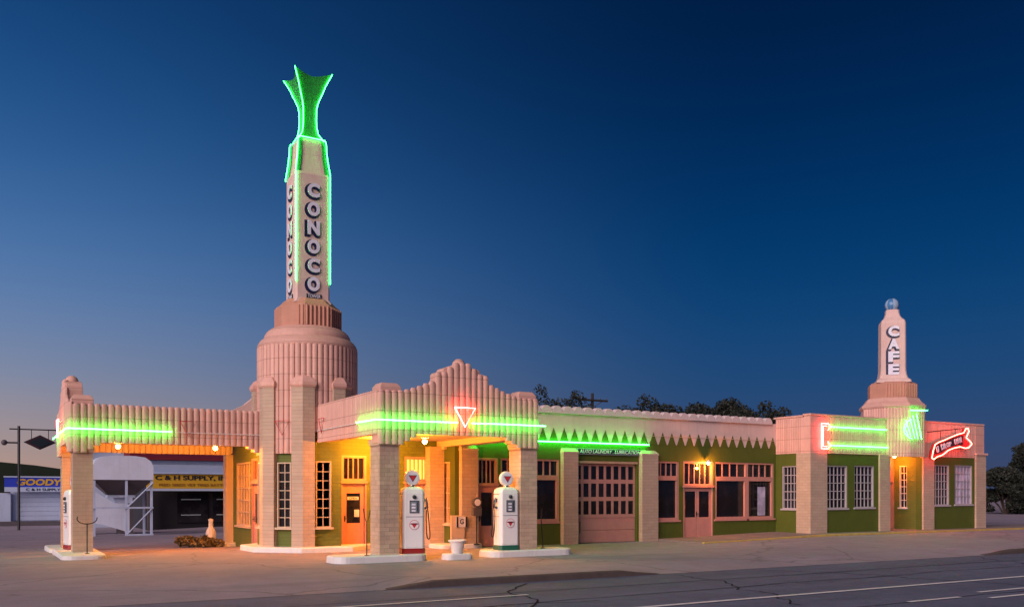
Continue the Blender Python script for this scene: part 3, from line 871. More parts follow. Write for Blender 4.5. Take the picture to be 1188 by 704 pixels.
MB().box(CX0 - .04, CX0 + .28, CY + .345, FY + .1, 4.582, 4.66).build('coping', 'pink_terracotta', CF, bevel=.02)
flutes(fb, (27.58, CY, 0), 0, 0, 3.45, 30, 4.62, 3.22, dp=.028, dome=0)
flutes(fb, (33.6, CY, 0), 0, 0, 3.3, 28, 4.62, 3.22, dp=.022, dome=0)
flutes(sb_, (CX0, FY, 0), R(-90), 0, 1.35, 12, 4.57, 3.22, dp=.028, dome=0)
MB().box(CX0 + .25, CX1 - .02, CY + .3, 34, 4.1, 4.2).build('roof', 'pink_stucco', CF)
MB().box(CX1 - .25, CX1 - .01, CY + .285, 34, 0, 4.55).build('side_wall', 'pink_stucco', CF)
for x0, x1, z1, p in ((CX0 - .06, 27.58, 3.22, 1), (30.62, 31.25, 3.24, 0), (33.34, 34.05, 3.24, 0), (36.94, 37.64, 3.34, 0)):
    y1 = CY - .003
    if p:
        MB().box(CX0 - .07, 27.58, CY - .07, y1, zb, z1).build('pilaster', 'cream_brick', CF)
        MB().box(CX0 - .07, CX0 - .003, y1 + .002, 24.12, zb, z1).build('pilaster', 'cream_brick', CF)
    else:
        q = MB().box(x0, x1, CY - .08, y1, zb, z1).build('pilaster', 'cream_brick', CF)
        if z1 > 3.3: MB().box(x0 - .05, x1 + .08, CY - .14, y1 - .002, z1, z1 + .09).build('pilaster_cap', 'pink_terracotta', q, bevel=.02)
MB().box(CX0 - .03, 27.60, CY - .035, CY - .001, 3.225, 4.60).build('corner_pier', 'pink_terracotta', CF)
MB().box(36.95, CX1 + .03, CY - .03, CY - .001, 3.435, 4.60).build('corner_pier', 'pink_terracotta', CF)
# recessed entrance
ey = 24.80
wall(CF, 'entry_side_wall', 'green_brick', (33.34, 25.0, 0), R(-90), 1.22, zb, 3.35, [(.44, .80, 1.1, 2.86)], .24)
window(CF, (33.34, 25.0, 0), R(-90), .44, .80, 1.1, 2.86, 2, 6, 'white_paint', fw=.03, mw=.013, name='entry_window')
MB().box(31.01, 31.25, CY + .285, 25.0, zb, 3.35).build('entry_side_wall', 'cream_paint', CF)
wall(CF, 'entry_back_wall', 'salmon_wood', (31.25, ey, 0), 0, 2.085, zb, 3.35, [(.5, 1.95, .15, 2.85)], .2)
door_set(CF, (31.25, ey, 0), 0, .5, 1.95, .15, 2.15, 2.27, 2.8, 'salmon_wood', 4, (.3, .92), 2)
MB().box(31.0, 33.6, CY + .31, 25.0, 3.36, 3.45).build('entry_ceiling', 'cream_paint', CF)
# octagonal tower over the entrance
QX, QY = 32.18, 24.05
oc = lambda rc, z: octa(rc, z, QX, QY)
tb = MB().loft([oc(1.24, 3.24), oc(1.24, 5.12)]).build('tower_body', 'pink_terracotta', CF)
for ang in (-180, -135, -90, -45):
    fw = 2 * 1.24 * math.sin(R(22.5)); ap_ = 1.24 * math.cos(R(22.5)); nx, ny = math.cos(R(ang)), math.sin(R(ang))
    for k in range(8):
        off = (-.5 + (k + .5) / 8) * fw
        edge = 0 if ang in (-180,) else (.12 if (k == 0 and ang == -135) or (k == 7 and ang == -45) else 0)
        link('flute', flute_mesh(fw / 8 * .95, 5.14 - 3.16 - edge, 'pink_terracotta', .035, .5), None, tb, loc=(QX + nx * ap_ - ny * off, QY + ny * ap_ + nx * off, 3.16 + edge), rz=R(ang + 90))
MB().loft([oc(1.26, 5.10), oc(1.31, 5.14), oc(1.31, 5.22), oc(1.24, 5.30), oc(1.14, 5.38), oc(1.05, 5.52), oc(.98, 5.56)]).build('tower_shoulder', 'pink_terracotta', CF)
c2 = MB().loft([oc(.96, 5.54), oc(.96, 6.10), oc(.90, 6.16), oc(.80, 6.20)]).build('tower_collar', 'orange_terracotta', CF)
for ang in (-135, -90, -45):
    fw = 2 * .96 * math.sin(R(22.5)); ap_ = .96 * math.cos(R(22.5)); nx, ny = math.cos(R(ang)), math.sin(R(ang))
    for k in range(7):
        off = (-.5 + (k + .5) / 7) * fw
        link('rib', flute_mesh(.07, .54, 'orange_terracotta', .035, .5), None, c2, loc=(QX + nx * ap_ - ny * off, QY + ny * ap_ + nx * off, 5.57), rz=R(ang + 90))
q4 = lambda hw, z, ch=.05: sq(hw, z, ch, QX, QY, R(-45))
co = MB().loft([q4(.66, 6.18), q4(.64, 6.28), q4(.54, 6.36), q4(.50, 6.50), q4(.475, 6.7), q4(.465, 8.60), q4(.44, 8.72), q4(.36, 8.80), q4(.29, 8.90), q4(.25, 9.05), q4(.24, 9.18), q4(.20, 9.20)]).build('obelisk_shaft', 'pink_stucco', CF)
m, nt, bs = nodes_of('ball_stripes')
p = nt.nodes.new('ShaderNodeTexCoord').outputs['Object']
s_ = nt.nodes.new('ShaderNodeSeparateXYZ'); nt.links.new(p, s_.inputs[0])
at_ = nt.nodes.new('ShaderNodeMath'); at_.operation = 'ARCTAN2'; nt.links.new(s_.outputs[1], at_.inputs[0]); nt.links.new(s_.outputs[0], at_.inputs[1])
mu_ = nt.nodes.new('ShaderNodeMath'); mu_.operation = 'MULTIPLY'; mu_.inputs[1].default_value = 2.5; nt.links.new(at_.outputs[0], mu_.inputs[0])
sn_ = nt.nodes.new('ShaderNodeMath'); sn_.operation = 'SINE'; nt.links.new(mu_.outputs[0], sn_.inputs[0])
nt.links.new(ramp(nt, sn_.outputs[0], .45, .55, (.06, .20, .42), (.30, .42, .56)), bs.inputs['Base Color']); bs.inputs['Roughness'].default_value = .3
MB().sphere((0, 0, 0), .285, 28, 14).build('ball', 'ball_stripes', CF, True, loc=(QX, QY, 9.40))
dx_, dy_ = math.sin(R(-45)), -math.cos(R(-45))
for k, ch in enumerate('CAFE'):
    z = 8.26 - k * .515
    shadow_letter(ch, .42, .43, (QX + dx_ * .475, QY + dy_ * .475, z), R(-45), co, -.04, -.03)

# ------------------------------------------------------------------ neon tubes
def neon(name, pts, r, mat, label, cat='neon tube', group=None, supports=None, sup=(0, .07, 0)):
    root = thing(name, label, cat, pts[0], 0, group)
    MB().tube(pts, r, 8).build('tube', mat, root, True)
    if supports:
        for q in supports:
            MB().tube([q, (q[0] + sup[0], q[1] + sup[1], q[2] + sup[2])], .008, 6).build('standoff', 'white_enamel', root)
    return root
G = 'green neon tubes on the canopies and walls'
yn = Y0 - .14
neon('neon_tube', [(X0 - .12, 22.2, 3.53), (X0 - .12, 21.2, 3.52), (X0 - .125, yn + .01, 3.52), (X0 - .11, yn, 3.52), (9.8, yn, 3.52), (10.6, yn, 3.53)], .0155, 'neon_green', 'green neon tube wrapping the left corner of the front canopy', group=G, supports=[(9.2, yn, 3.52), (10.0, yn, 3.52)])
neon('neon_tube', [(11.02, yn, 3.53), (12.0, yn, 3.54), (X1 + .1, yn, 3.54), (X1 + .16, yn + .02, 3.54)], .0155, 'neon_green', 'green neon tube right of the red triangle on the front canopy', group=G, supports=[(11.6, yn, 3.535), (12.6, yn, 3.54)])
ln = LY0 - .14
neon('neon_tube', [(LX - .13, 28.9, 3.43), (LX - .13, ln + .1, 3.44), (LX - .11, ln + .02, 3.44), (LX - .02, ln, 3.44), (4.6, ln, 3.43)], .0155, 'neon_green', 'green neon tube wrapping the corner of the left side canopy', group=G, supports=[(2.8, ln, 3.44), (3.9, ln, 3.435)])
neon('neon_tube', [(LX - .13, 29.6, 3.43), (LX - .13, 31.6, 3.42), (LX - .14, 31.75, 3.41)], .0155, 'neon_green', 'green neon tube left of the red triangle on the side canopy gable', group=G)
neon('neon_tube', [(13.3, FY - .13, 3.41), (20.32, FY - .13, 3.41)], .019, 'neon_green', 'long straight green neon tube above the garage door', group=G, supports=[(x, FY - .13, 3.41) for x in (14, 16, 18, 20)], sup=(0, .12, 0))
G2 = 'green neon tubes of the cafe'
neon('neon_tube', [(27.72, CY - .085, 4.22), (31.0, CY - .085, 4.22)], .018, 'neon_green_thin', 'upper green neon line on the cafe parapet', group=G2)
neon('neon_tube', [(27.72, CY - .085, 3.52), (31.08, CY - .085, 3.52)], .018, 'neon_green_thin', 'lower green neon line on the cafe parapet', group=G2)
ch_ = MB()
br = thing('neon_bracket', 'red neon bracket sign at the left end of the cafe lines', 'neon sign', (27.3, CY - .12, 3.4))
for off in (0, .09):
    MB().tube([(27.58 - off * 1, CY - .13, 4.33 - off), (27.2 + off, CY - .13, 4.33 - off), (27.2 + off, CY - .13, 3.38 + off), (27.58 - off, CY - .13, 3.38 + off)], .017).build('tube', 'neon_red', br, True)
for z in (4.22, 3.52):
    MB().tube([(27.52, CY - .15, z + .14), (27.68, CY - .15, z), (27.52, CY - .15, z - .14)], .015).build('arrow_tube', 'neon_red', br, True)
# red triangles
def triangle(loc, rz, wd, h, label, lit=True):
    t = thing('neon_triangle', label, 'neon sign', loc, rz)
    for k, (e, m_) in enumerate(((0, 'neon_red'), (.075, 'neon_red'))):
        a = wd / 2 - e * 1.25; zt = h - e * .8; zb_ = e * 1.6
        pts = [(-a, 0, zt), (a, 0, zt), (0, 0, zb_), (-a, 0, zt)]
        if k == 0: MB().tube(pts, .018 if lit else .012).build('tube', m_ if lit else 'red_print', t, True, loc=loc, rz=rz)
    for q in ((-.1, h - .05), (.1, h - .05), (0, .1)): MB().tube([(q[0], 0, q[1]), (q[0], .1, q[1])], .007, 6).build('standoff', 'white_enamel', t, loc=loc, rz=rz)
    return t
triangle((10.81, Y0 - .17, 3.42), 0, .60, .50, 'lit red neon triangle in the middle of the front canopy gable')
triangle((LX - .17, 29.25, 3.33), R(-90), .60, .50, 'lit red neon triangle on the end gable of the left canopy')
dgx, dgy = TX + math.sin(R(-45)) * 1.58, TY - math.cos(R(-45)) * 1.58
triangle((dgx, dgy, 3.38), R(-45), .46, .42, 'unlit red tube triangle on the fluted tower base', False)
triangle((5.05, LY0 - .12, 3.32), 0, .46, .42, 'unlit red tube triangle on the long side of the left canopy', False)
triangle((X0 - .12, 25.0, 3.42), R(-90), .46, .42, 'unlit red tube triangle on the left side of the front canopy', False)
# thin unlit conduits
MB2 = thing('conduit', 'thin pale conduit along the long side of the left canopy', 'conduit', (4.7, LY0 - .09, 3.42)); MB().tube([(4.7, LY0 - .08, 3.42), (7.2, LY0 - .08, 3.42)], .012, 6).build('pipe', 'white_paint', MB2)
MB2 = thing('conduit', 'thin pale conduit along the left side of the front canopy', 'conduit', (X0 - .09, 26, 3.52)); MB().tube([(X0 - .08, 22.3, 3.52), (X0 - .08, 26.3, 3.51)], .012, 6).build('pipe', 'white_paint', MB2)
MB2 = thing('conduit', 'thin conduit running along the zigzag band of the wing', 'conduit', (20.4, FY - .03, 3.7)); MB().tube([(20.4, FY - .03, 3.74), (26.6, FY - .03, 3.74)], .009, 6).build('pipe', 'cream_paint', MB2)
# obelisk neon
GO = 'green neon outlines of the obelisk'
names = {(-1, -1): 'front left', (1, -1): 'front right', (-1, 1): 'rear left'}
for (sx, sy), nm in names.items():
    h0 = .53
    pts = [(TX + sx * h0, TY + sy * h0, z) for z in (8.05, 9.5, 11.30)] + [(TX + sx * .53, TY + sy * .53, 11.36), (TX + sx * .505, TY + sy * .505, 11.55), (TX + sx * .47, TY + sy * .47, 11.8), (TX + sx * .445, TY + sy * .445, 12.1), (TX + sx * .435, TY + sy * .435, 12.34), (TX + sx * .40, TY + sy * .40, 12.44)]
    if (sx, sy) == (-1, 1): pts = pts[2:]
    neon('neon_tube', pts, .013 if sx * sy < 0 or sy > 0 else .015, 'neon_green_thin', 'green neon tube up the %s edge of the obelisk' % nm, group=GO)
    tp = [(TX + sx * (h_ + .03), TY + sy * (h_ + .03), z) for h_, z in TUL]
    neon('neon_tube', tp, .012, 'neon_green_thin', 'green neon tube along the %s rib of the tulip finial' % nm, group=GO)
neon('neon_tube', [(TX - .40, TY - .40, 12.44), (TX + .40, TY - .40, 12.44)], .013, 'neon_green_thin', 'short green neon line below the tulip finial', group=GO)
# cafe tower neon: half circle with bars, on the front corner
nx, ny = math.cos(R(-90)), math.sin(R(-90))
cn = thing('neon_emblem', 'green neon half disc with bars on the cafe tower', 'neon sign', (32.4, 22.75, 3.9))
yy = QY - 1.24 * math.cos(R(22.5)) - .09
ea = R(-112.5); ex, ey_ = QX + 1.36 * math.cos(ea), QY + 1.36 * math.sin(ea)
def face_pts(pts): return [(ex - math.sin(ea) * (a - .02), ey_ + math.cos(ea) * (a - .02), z) for a, z in pts]
arc = [(.22 - .50 * math.sin(R(a)), 4.24 + .40 * math.cos(R(a))) for a in range(20, 165, 12)]
MB().tube(face_pts(arc), .013).build('tube', 'neon_green_thin', cn, True)
for a, z0, z1 in ((.0, 3.95, 4.6), (.17, 3.88, 4.7), (.30, 3.86, 4.78), (.45, 3.84, 4.86)): MB().tube(face_pts([(a - .20, z1), (a + .02, z0)]), .013).build('tube', 'neon_green_thin', cn, True)
MB().tube(face_pts([(-.12, 4.5), (-.22, 4.25), (-.1, 3.98)]), .012).build('tube', 'neon_green_thin', cn, True)
neon('neon_tube', face_pts([(.0, 4.98), (.72, 4.98)]), .02, 'neon_green_thin', 'short green neon bar at the top of the cafe tower body', group=G2)
# arrow shaped banner sign
sg = thing('arrow_sign', 'red neon outlined arrow sign with white lettering beside the cafe entrance', 'sign', (34.0, 23.0, 3.3))
sy_ = 23.02
out = [(33.92, 3.42), (34.00, 3.78), (34.12, 4.10), (34.35, 4.22), (34.7, 4.34), (35.1, 4.50), (35.55, 4.66), (35.95, 4.76), (36.08, 4.98), (36.22, 5.00), (36.28, 4.84), (36.10, 4.52), (36.30, 4.38), (36.48, 4.22), (36.28, 4.02), (36.05, 3.98), (35.7, 4.04), (35.3, 3.96), (34.95, 3.84), (34.72, 3.68), (34.55, 3.58), (34.25, 3.50), (34.05, 3.36)]
fx = lambda P_: [(33.22 + (x - 33.92) * 1.05, 3.08 + (z - 3.36) * .82) for x, z in P_]
out = fx(out)
MB().prism_y(fx([(34.14, 3.62), (34.30, 4.08), (34.7, 4.22), (35.2, 4.40), (35.6, 4.55), (35.98, 4.62), (35.90, 4.12), (35.6, 4.14), (35.2, 4.02), (34.85, 3.88), (34.6, 3.72)]), sy_ - .03, sy_ + .05).build('panel', 'board_black', sg)
MB().prism_y([(x, z) for x, z in out], sy_ + .051, sy_ + .09).build('back_panel', 'roof_red', sg)
MB().tube([(x, sy_ - .06, z) for x, z in out + [out[0]]], .019).build('tube', 'neon_orange_red', sg, True)
for t, x, z, hh in (('U', 34.30, 3.86, .26), ('D', 34.60, 4.00, .24), ('R', 34.77, 4.055, .23), ('O', 34.94, 4.115, .20), ('P', 35.10, 4.165, .18), ('I', 35.40, 4.28, .23), ('N', 35.55, 4.33, .23), ('N', 35.75, 4.39, .23)):
    (x, z), = fx([(x, z)])
    lettering('letter', t, .16 if t != 'I' else .06, hh, 'letter_white', (x, sy_ - .045, z), 0, sg, .008, .05, tilt=R(17))
MB().tube([(33.0, 23.0, 4.18), (35.5, sy_ + .03, 4.42)], .02).tube([(33.9, sy_ + .02, 4.27), (33.9, sy_ + .02, 3.8)], .01).tube([(34.9, sy_ + .02, 4.36), (34.9, sy_ + .02, 4.0)], .01).build('bracket', 'black_iron', sg)
# garage sign board
sb = thing('sign_board', 'long black sign board with white lettering above the garage door', 'sign', (18.68, FY - .05, 3.04))
MB().box(17.29, 20.06, FY - .07, FY - .035, 3.02, 3.23).build('board_frame', 'board_edge', sb)
MB().box(17.32, 20.03, FY - .078, FY - .0705, 3.045, 3.205).build('panel', 'board_black', sb)
lettering('letters', 'AUTO LAUNDRY . LUBRICATION', 2.6, .125, 'letter_white', (18.68, FY - .083, 3.125), 0, sb, .003, .012, shear=.25)

# ------------------------------------------------------------------ lamps
def lamp(name, loc, label, power, group=None, wallm=False, colr=(1.0, .31, .022)):
    t = thing(name, label, 'lamp', loc, 0, group)
    x, y, z = loc
    if wallm:
        MB().tube([(x, y + .14, z + .05), (x, y, z + .10)], .015).build('arm', 'black_iron', t)
        MB().lathe([(.03, z + .12), (.07, z + .08), (.10, z + .045), (.102, z + .035), (.02, z + .05)], x, y, 16).build('shade', 'white_enamel', t, True)
    else:
        MB().lathe([(.12, z + .13), (.12, z + .10), (.07, z + .08), (.06, z + .04)], x, y, 20).build('base', 'white_enamel', t, True)
    MB().sphere((x, y, z), .065 if not wallm else .05, 16, 8).build('bulb', 'bulb', t, True)
    ld = bpy.data.lights.new(name, 'POINT'); ld.energy = power; ld.color = colr; ld.shadow_soft_size = .05
    lo = bpy.data.objects.new('lamp_light', ld); col.objects.link(lo); lo.parent = t; lo.matrix_parent_inverse = W(t).inverted(); lo.location = (x, y - (.02 if wallm else 0), z - .16)
    return t
GL = 'ceiling lamps under the canopies'
lamp('ceiling_lamp', (3.37, 28.2, 3.05), 'lit ceiling lamp under the left canopy near its brick pier', 85, GL)
lamp('ceiling_lamp', (6.1, 28.2, 3.07), 'lit ceiling lamp under the left canopy near the tower', 125, GL)
lamp('ceiling_lamp', (10.62, 22.9, 3.14), 'lit ceiling lamp under the front canopy behind the left gable end', 125, GL)
lamp('ceiling_lamp', (10.2, 25.2, 3.22), 'lit ceiling lamp under the front canopy beside the office door', 170, GL)
lamp('wall_lamp', (23.05, FY - .2, 2.80), 'lit wall lamp above the double shop door', 50, wallm=True, colr=(1.0, .27, .03))
lamp('ceiling_lamp', (32.75, 24.35, 3.24), 'lit ceiling lamp in the cafe entrance', 42, colr=(1.0, .24, .025))

# ------------------------------------------------------------------ pump islands, pumps and small things on the lot
def isl(x0, x1, y0, y1, z0, z1, label):
    o = island('pump_island', x0, x1, y0, y1, z0, z1); return tag(o, label, 'kerb island', 'white pump islands')
isl(7.3, 9.80, 20.74, 21.78, -.1, .17, 'white kerb island under the left front canopy pier')
isl(11.6, 14.3, 20.82, 21.80, -.1, .17, 'white kerb island under the right front canopy pier')
isl(10.2, 11.02, 20.66, 21.14, -.1, .15, 'small white kerb block under the flower pot')
isl(1.72, 2.82, 25.45, 29.4, -.2, .11, 'white kerb island under the near pier of the left canopy')
isl(1.72, 2.82, 30.0, 33.2, -.3, .02, 'white kerb island under the far pier of the left canopy')

def make_pump(label, basemat, hose_side):
    t = thing('gas_pump', label, 'gas pump', (0, 0, 0), 0, 'vintage gas pumps')
    wd, dp, hh = .29, .24, 1.70
    def oct_(a, b, c, z): return [(a - c, -b, z), (a, -b + c, z), (a, b - c, z), (a - c, b, z), (-a + c, b, z), (-a, b - c, z), (-a, -b + c, z), (-a + c, -b, z)]
    MB().loft([oct_(wd + .012, dp + .012, .06, 0), oct_(wd + .012, dp + .012, .06, .11), oct_(wd, dp, .06, .13)]).build('base', basemat, t)
    MB().loft([oct_(wd, dp, .06, .131), oct_(wd, dp, .06, 1.56), oct_(wd - .02, dp - .01, .07, 1.63), oct_(wd - .07, dp - .05, .07, 1.68), oct_(wd - .14, dp - .10, .05, 1.70)]).build('cabinet', 'white_enamel', t, bevel=.008)
    MB().box(-wd + .068, wd - .068, -dp - .012, -dp - .001, .17, 1.54).build('door_panel', 'white_enamel', t, bevel=.006)
    for z in (.9, 1.5): MB().box(-wd - .004, wd + .004, -dp + .065, dp - .065, z, z + .012).build('chrome_trim', 'chrome', t)
    MB().box(-wd + .075, wd - .075, -dp - .016, -dp - .0125, .93, .942).build('chrome_trim', 'chrome', t)
    dl = MB().box(-.125, .125, -dp - .035, -dp - .013, 1.03, 1.35).build('dial_frame', 'chrome', t, bevel=.008)
    MB().box(-.10, .10, -dp - .041, -dp - .0355, 1.055, 1.325).build('dial_face', 'dial_glass', dl)
    for z in (1.25, 1.17, 1.09): MB().box(-.07, .03, -dp - .045, -dp - .0412, z - .022, z + .022).build('counter_window', 'letter_white', dl)
    MB().box(.06, .085, -dp - .045, -dp - .0412, 1.07, 1.31).build('dial_pointer', 'board_black', dl)
    MB().sphere((.0, -dp - .03, 1.44), .052, 16, 8).build('bell', 'board_black', t, True)
    def disc(r, y0, y1, z, n=28): return MB().loft([[(r * math.cos(2 * math.pi * i / n), y, z + r * math.sin(2 * math.pi * i / n)) for i in range(n)] for y in (y0, y1)])
    em = disc(.125, -dp - .022, -dp - .013, .73).build('emblem', 'red_print', t)
    disc(.115, -dp - .0245, -dp - .0225, .73).build('emblem_face', 'white_enamel', em)
    MB().prism_y([(-.085, .775), (.085, .775), (0, .645)], -dp - .028, -dp - .025).build('emblem_triangle', 'red_print', em)
    MB().box(-.10, .10, -dp - .031, -dp - .0285, .745, .765).build('emblem_bar', 'dark_shadow_blue', em)
    # globe
    MB().lathe([(.10, 1.69), (.075, 1.73), (.07, 1.76)], 0, 0, 20).build('globe_collar', 'chrome', t, True)
    n = 32; zc = 1.93
    gl = MB().loft([[(r * math.cos(2 * math.pi * i / n), y, zc + r * math.sin(2 * math.pi * i / n)) for i in range(n)] for y, r in ((-.075, .155), (-.07, .185), (-.04, .20), (.04, .20), (.07, .185), (.075, .155))]).build('globe', 'white_enamel', t, True)
    disc(.15, -.085, -.076, zc).build('globe_lens', 'letter_white', gl)
    MB().prism_y([(-.11, zc + .065), (.11, zc + .065), (0, zc - .105)], -.093, -.0855).build('globe_triangle', 'dark_shadow_blue', gl)
    MB().prism_y([(-.085, zc + .05), (.085, zc + .05), (0, zc - .08)], -.098, -.0935).build('globe_triangle', 'red_print', gl)
    s = hose_side
    hk = MB().box(min(s * (wd + .002), s * (wd + .06)), max(s * (wd + .002), s * (wd + .06)), -.07, .07, 1.12, 1.18).box(min(s * (wd + .002), s * (wd + .045)), max(s * (wd + .002), s * (wd + .045)), -.05, .05, 1.30, 1.40)
    hk.build('nozzle_hook', 'dark_steel', t, bevel=.008)
    MB().tube([(s * (wd + .06), -.08, 1.42), (s * (wd + .075), -.07, 1.32), (s * (wd + .08), -.05, 1.20), (s * (wd + .07), -.02, 1.14)], [.014, .024, .026, .016]).build('nozzle', 'chrome', t, True)
    pts = [(s * (wd + .04), 0, 1.35), (s * (wd + .10), -.02, 1.30), (s * (wd + .12), -.04, 1.05), (s * (wd + .15), -.06, .7), (s * (wd + .17), -.05, .45), (s * (wd + .15), -.04, .36), (s * (wd + .11), -.03, .38), (s * (wd + .08), -.03, .55), (s * (wd + .07), -.04, .85), (s * (wd + .075), -.04, 1.14)]
    # smooth the hose
    sm_ = []
    for i in range(len(pts) - 1):
        p0, p1, p2, p3 = [Vector(pts[max(0, min(len(pts) - 1, i + k))]) for k in (-1, 0, 1, 2)]
        for q in range(6):
            u_ = q / 6
            sm_.append(.5 * ((2 * p1) + (-p0 + p2) * u_ + (2 * p0 - 5 * p1 + 4 * p2 - p3) * u_ * u_ + (-p0 + 3 * p1 - 3 * p2 + p3) * u_ ** 3))
    MB().tube(sm_, .015).build('hose', 'black_iron', t, True)
    return t
p1 = make_pump('white gas pump with dark red base left of the flower pot', 'red_enamel', 1); p1.location = (9.52, 21.30, .17); p1.rotation_euler = (0, 0, R(-12))
p2 = make_pump('white gas pump with green base right of the flower pot', 'green_enamel', -1); p2.location = (12.30, 21.28, .17); p2.rotation_euler = (0, 0, R(-4))
p3 = make_pump('white gas pump with red base under the left canopy', 'red_enamel', 1); p3.location = (2.28, 28.55, .11); p3.rotation_euler = (0, 0, R(-78))
def hook(loc, label, spread, tilt=0):
    t = thing('hose_stand', label, 'stand', loc, 0, 'black forked hose stands')
    x, y, z = loc; h = .80
    MB().tube([(x, y, z), (x + tilt, y, z + h)], .014).build('rod', 'black_iron', t)
    MB().tube([(x + tilt + spread * math.cos(R(a)) * (1), y, z + h + spread * .55 + spread * .62 * math.sin(R(a))) for a in range(160, 385, 15)] if spread > .12 else [(x + tilt - spread, y, z + h + .36), (x + tilt - spread * .6, y, z + h + .14), (x + tilt, y, z + h), (x + tilt + spread * .6, y, z + h + .14), (x + tilt + spread, y, z + h + .32)], .013).build('fork', 'black_iron', t, True)
    MB().lathe([(.06, z), (.06, z + .012), (.02, z + .02)], x, y, 14).build('foot', 'black_iron', t)
hook((8.17, 21.0, .17), 'black forked hose stand left of the front canopy pier', .09)
hook((13.5, 21.3, .17), 'leaning black hose stand right of the front canopy pier', .03, -.06)
hook((2.38, 26.2, .11), 'black wide forked hose stand before the left canopy pier', .24)
# flower pot
pt = thing('flower_pot', 'white ribbed flower pot on the small kerb block', 'pot', (10.62, 20.9, .15))
MB().lathe([(.13, .15), (.145, .17), (.18, .35), (.20, .44), (.235, .45), (.24, .49), (.215, .50), (.19, .44), (.02, .42)], 10.62, 20.9, 32).build('bowl', 'white_paint', pt, True)
MB().lathe([(.185, .425), (.1, .445), (.01, .45)], 10.62, 20.9, 20).build('soil', 'soil', pt)
# paper box with sign and the round-headed meter
bx = thing('metal_box', 'cream metal cabinet with black sign standing behind the flower pot', 'cabinet', (12.85, 25.1, .13))
MB().box(12.45, 12.92, 24.92, 25.0 - .01, .13, 1.02).build('cabinet', 'cream_paint', bx, bevel=.01)
MB().box(12.62, 12.98, 24.89, 24.915, .66, .98).build('sign_panel', 'letter_white', bx)
MB().box(12.615, 12.67, 24.87, 24.888, .66, .98).box(12.93, 12.985, 24.87, 24.888, .66, .98).build('sign_border', 'board_black', bx)
lettering('letter', 'G', .13, .16, 'board_black', (12.80, 24.884, .83), 0, bx, .004, .02)
mt = thing('air_meter', 'round headed meter on a black pole beside the salmon door', 'meter', (13.25, 24.85, .1))
MB().tube([(13.25, 24.75, .1), (13.25, 24.75, 1.0)], .022).lathe([(.10, .1), (.10, .13), (.03, .15)], 13.25, 24.75, 16).build('pole', 'black_iron', mt)
MB().box(13.10, 13.40, 24.68, 24.82, 1.0, 1.26).build('case', 'dark_steel', mt, bevel=.015)
n = 24
MB().loft([[(13.25 + r * math.cos(2 * math.pi * i / n), y, 1.42 + r * math.sin(2 * math.pi * i / n)) for i in range(n)] for y, r in ((24.69, .11), (24.70, .15), (24.80, .15), (24.81, .11))]).build('head', 'dark_steel', mt, True)
MB().loft([[(13.25 + r * math.cos(2 * math.pi * i / n), y, 1.42 + r * math.sin(2 * math.pi * i / n)) for i in range(n)] for y, r in ((24.682, .10), (24.689, .105))]).build('dial', 'letter_white', mt)

# ------------------------------------------------------------------ background, left
bz = -.38
sp = thing('supply_building', 'blue grey metal store with yellow fascia sign seen under the left canopy', 'building', (16, 54, bz))
MB().box(8.0, 8.3, 54, 54.3, bz, 1.8).box(8.0, 30, 54.8, 66, bz, 2.2).build('wall', 'dark_interior', sp)  # near-black colour paints the shade inside the open store front
MB().prism_x([(53.6, 2.80), (53.6, 2.88), (57, 3.45), (57, 3.35)], 7.6, 30).build('awning_roof', 'blue_grey_steel', sp)
MB().box(7.6, 30, 57.0, 66, 2.3, 3.66).build('upper_wall', 'blue_grey_steel', sp)
MB().prism_x([(56.6, 3.68), (56.6, 3.80), (60, 4.75), (66, 4.75), (66, 3.68)], 7.5, 30).build('roof', 'roof_red', sp)
MB().box(7.9, 30, 53.75, 53.9, 1.98, 2.78).build('sign_fascia', 'yellow_print', sp)
MB().box(7.9, 30, 53.7, 53.95, 1.84, 1.97).build('fascia_trim', 'shop_white', sp)
for x in (7.95, 15.5, 20): MB().box(x, x + .16, 53.9, 54.06, bz, 1.82).build('post', 'dark_steel', sp)
lettering('letters', 'C & H SUPPLY, INC', 4.3, .30, 'board_black', (10.5, 53.735, 2.56), 0, sp, .01, .03)
lettering('letters', 'FEED SEEDS VET TIRES BATTERIES', 4.1, .14, 'brown_print', (10.6, 53.735, 2.18), 0, sp, .01, .01)
for x in (9.7, 11.7, 13.7): 
    MB().box(x, x + 1.7, 54.70, 54.79, .0, 1.7).build('shop_window', 'dark_glass', sp)
    for z in (1.35, .45):
        MB().box(x + .2, x + 1.3, 54.66, 54.69, z - .03, z + .03).build('window_decal', 'board_edge', sp)
ty = thing('tyre_shop', 'low white workshop with blue and white sign left of the left canopy', 'building', (0, 66, bz))
MB().box(-14, 1.55, 66, 76, bz, 1.72).build('wall', 'shop_white', ty)
MB().box(1.56, 8, 66.4, 76, bz, 1.9).build('bay_wall', 'shop_white', ty)
for k in range(6): MB().box(1.7, 6.5, 66.32, 66.39, -.05 + k * .3, .235 + k * .3).build('door_slat', 'shop_white', ty)
MB().box(1.2, 7.2, 65.7, 65.95, 1.8, 2.75).build('sign_panel', 'blue_print', ty)
MB().box(1.2, 7.2, 65.66, 65.698, 1.8, 2.1).build('sign_strip', 'shop_white', ty)
MB().box(1.15, 7.25, 65.64, 65.69, 2.72, 2.8).build('sign_edge', 'shop_white', ty)
lettering('letters', 'GOODYEAR', 3.7, .42, 'yellow_print', (3.75, 65.68, 2.42), 0, ty, .01, .04, shear=.15)
lettering('letters', 'C & H SUPPLY INC', 2.6, .17, 'board_black', (3.7, 65.645, 1.95), 0, ty, .01, .01)
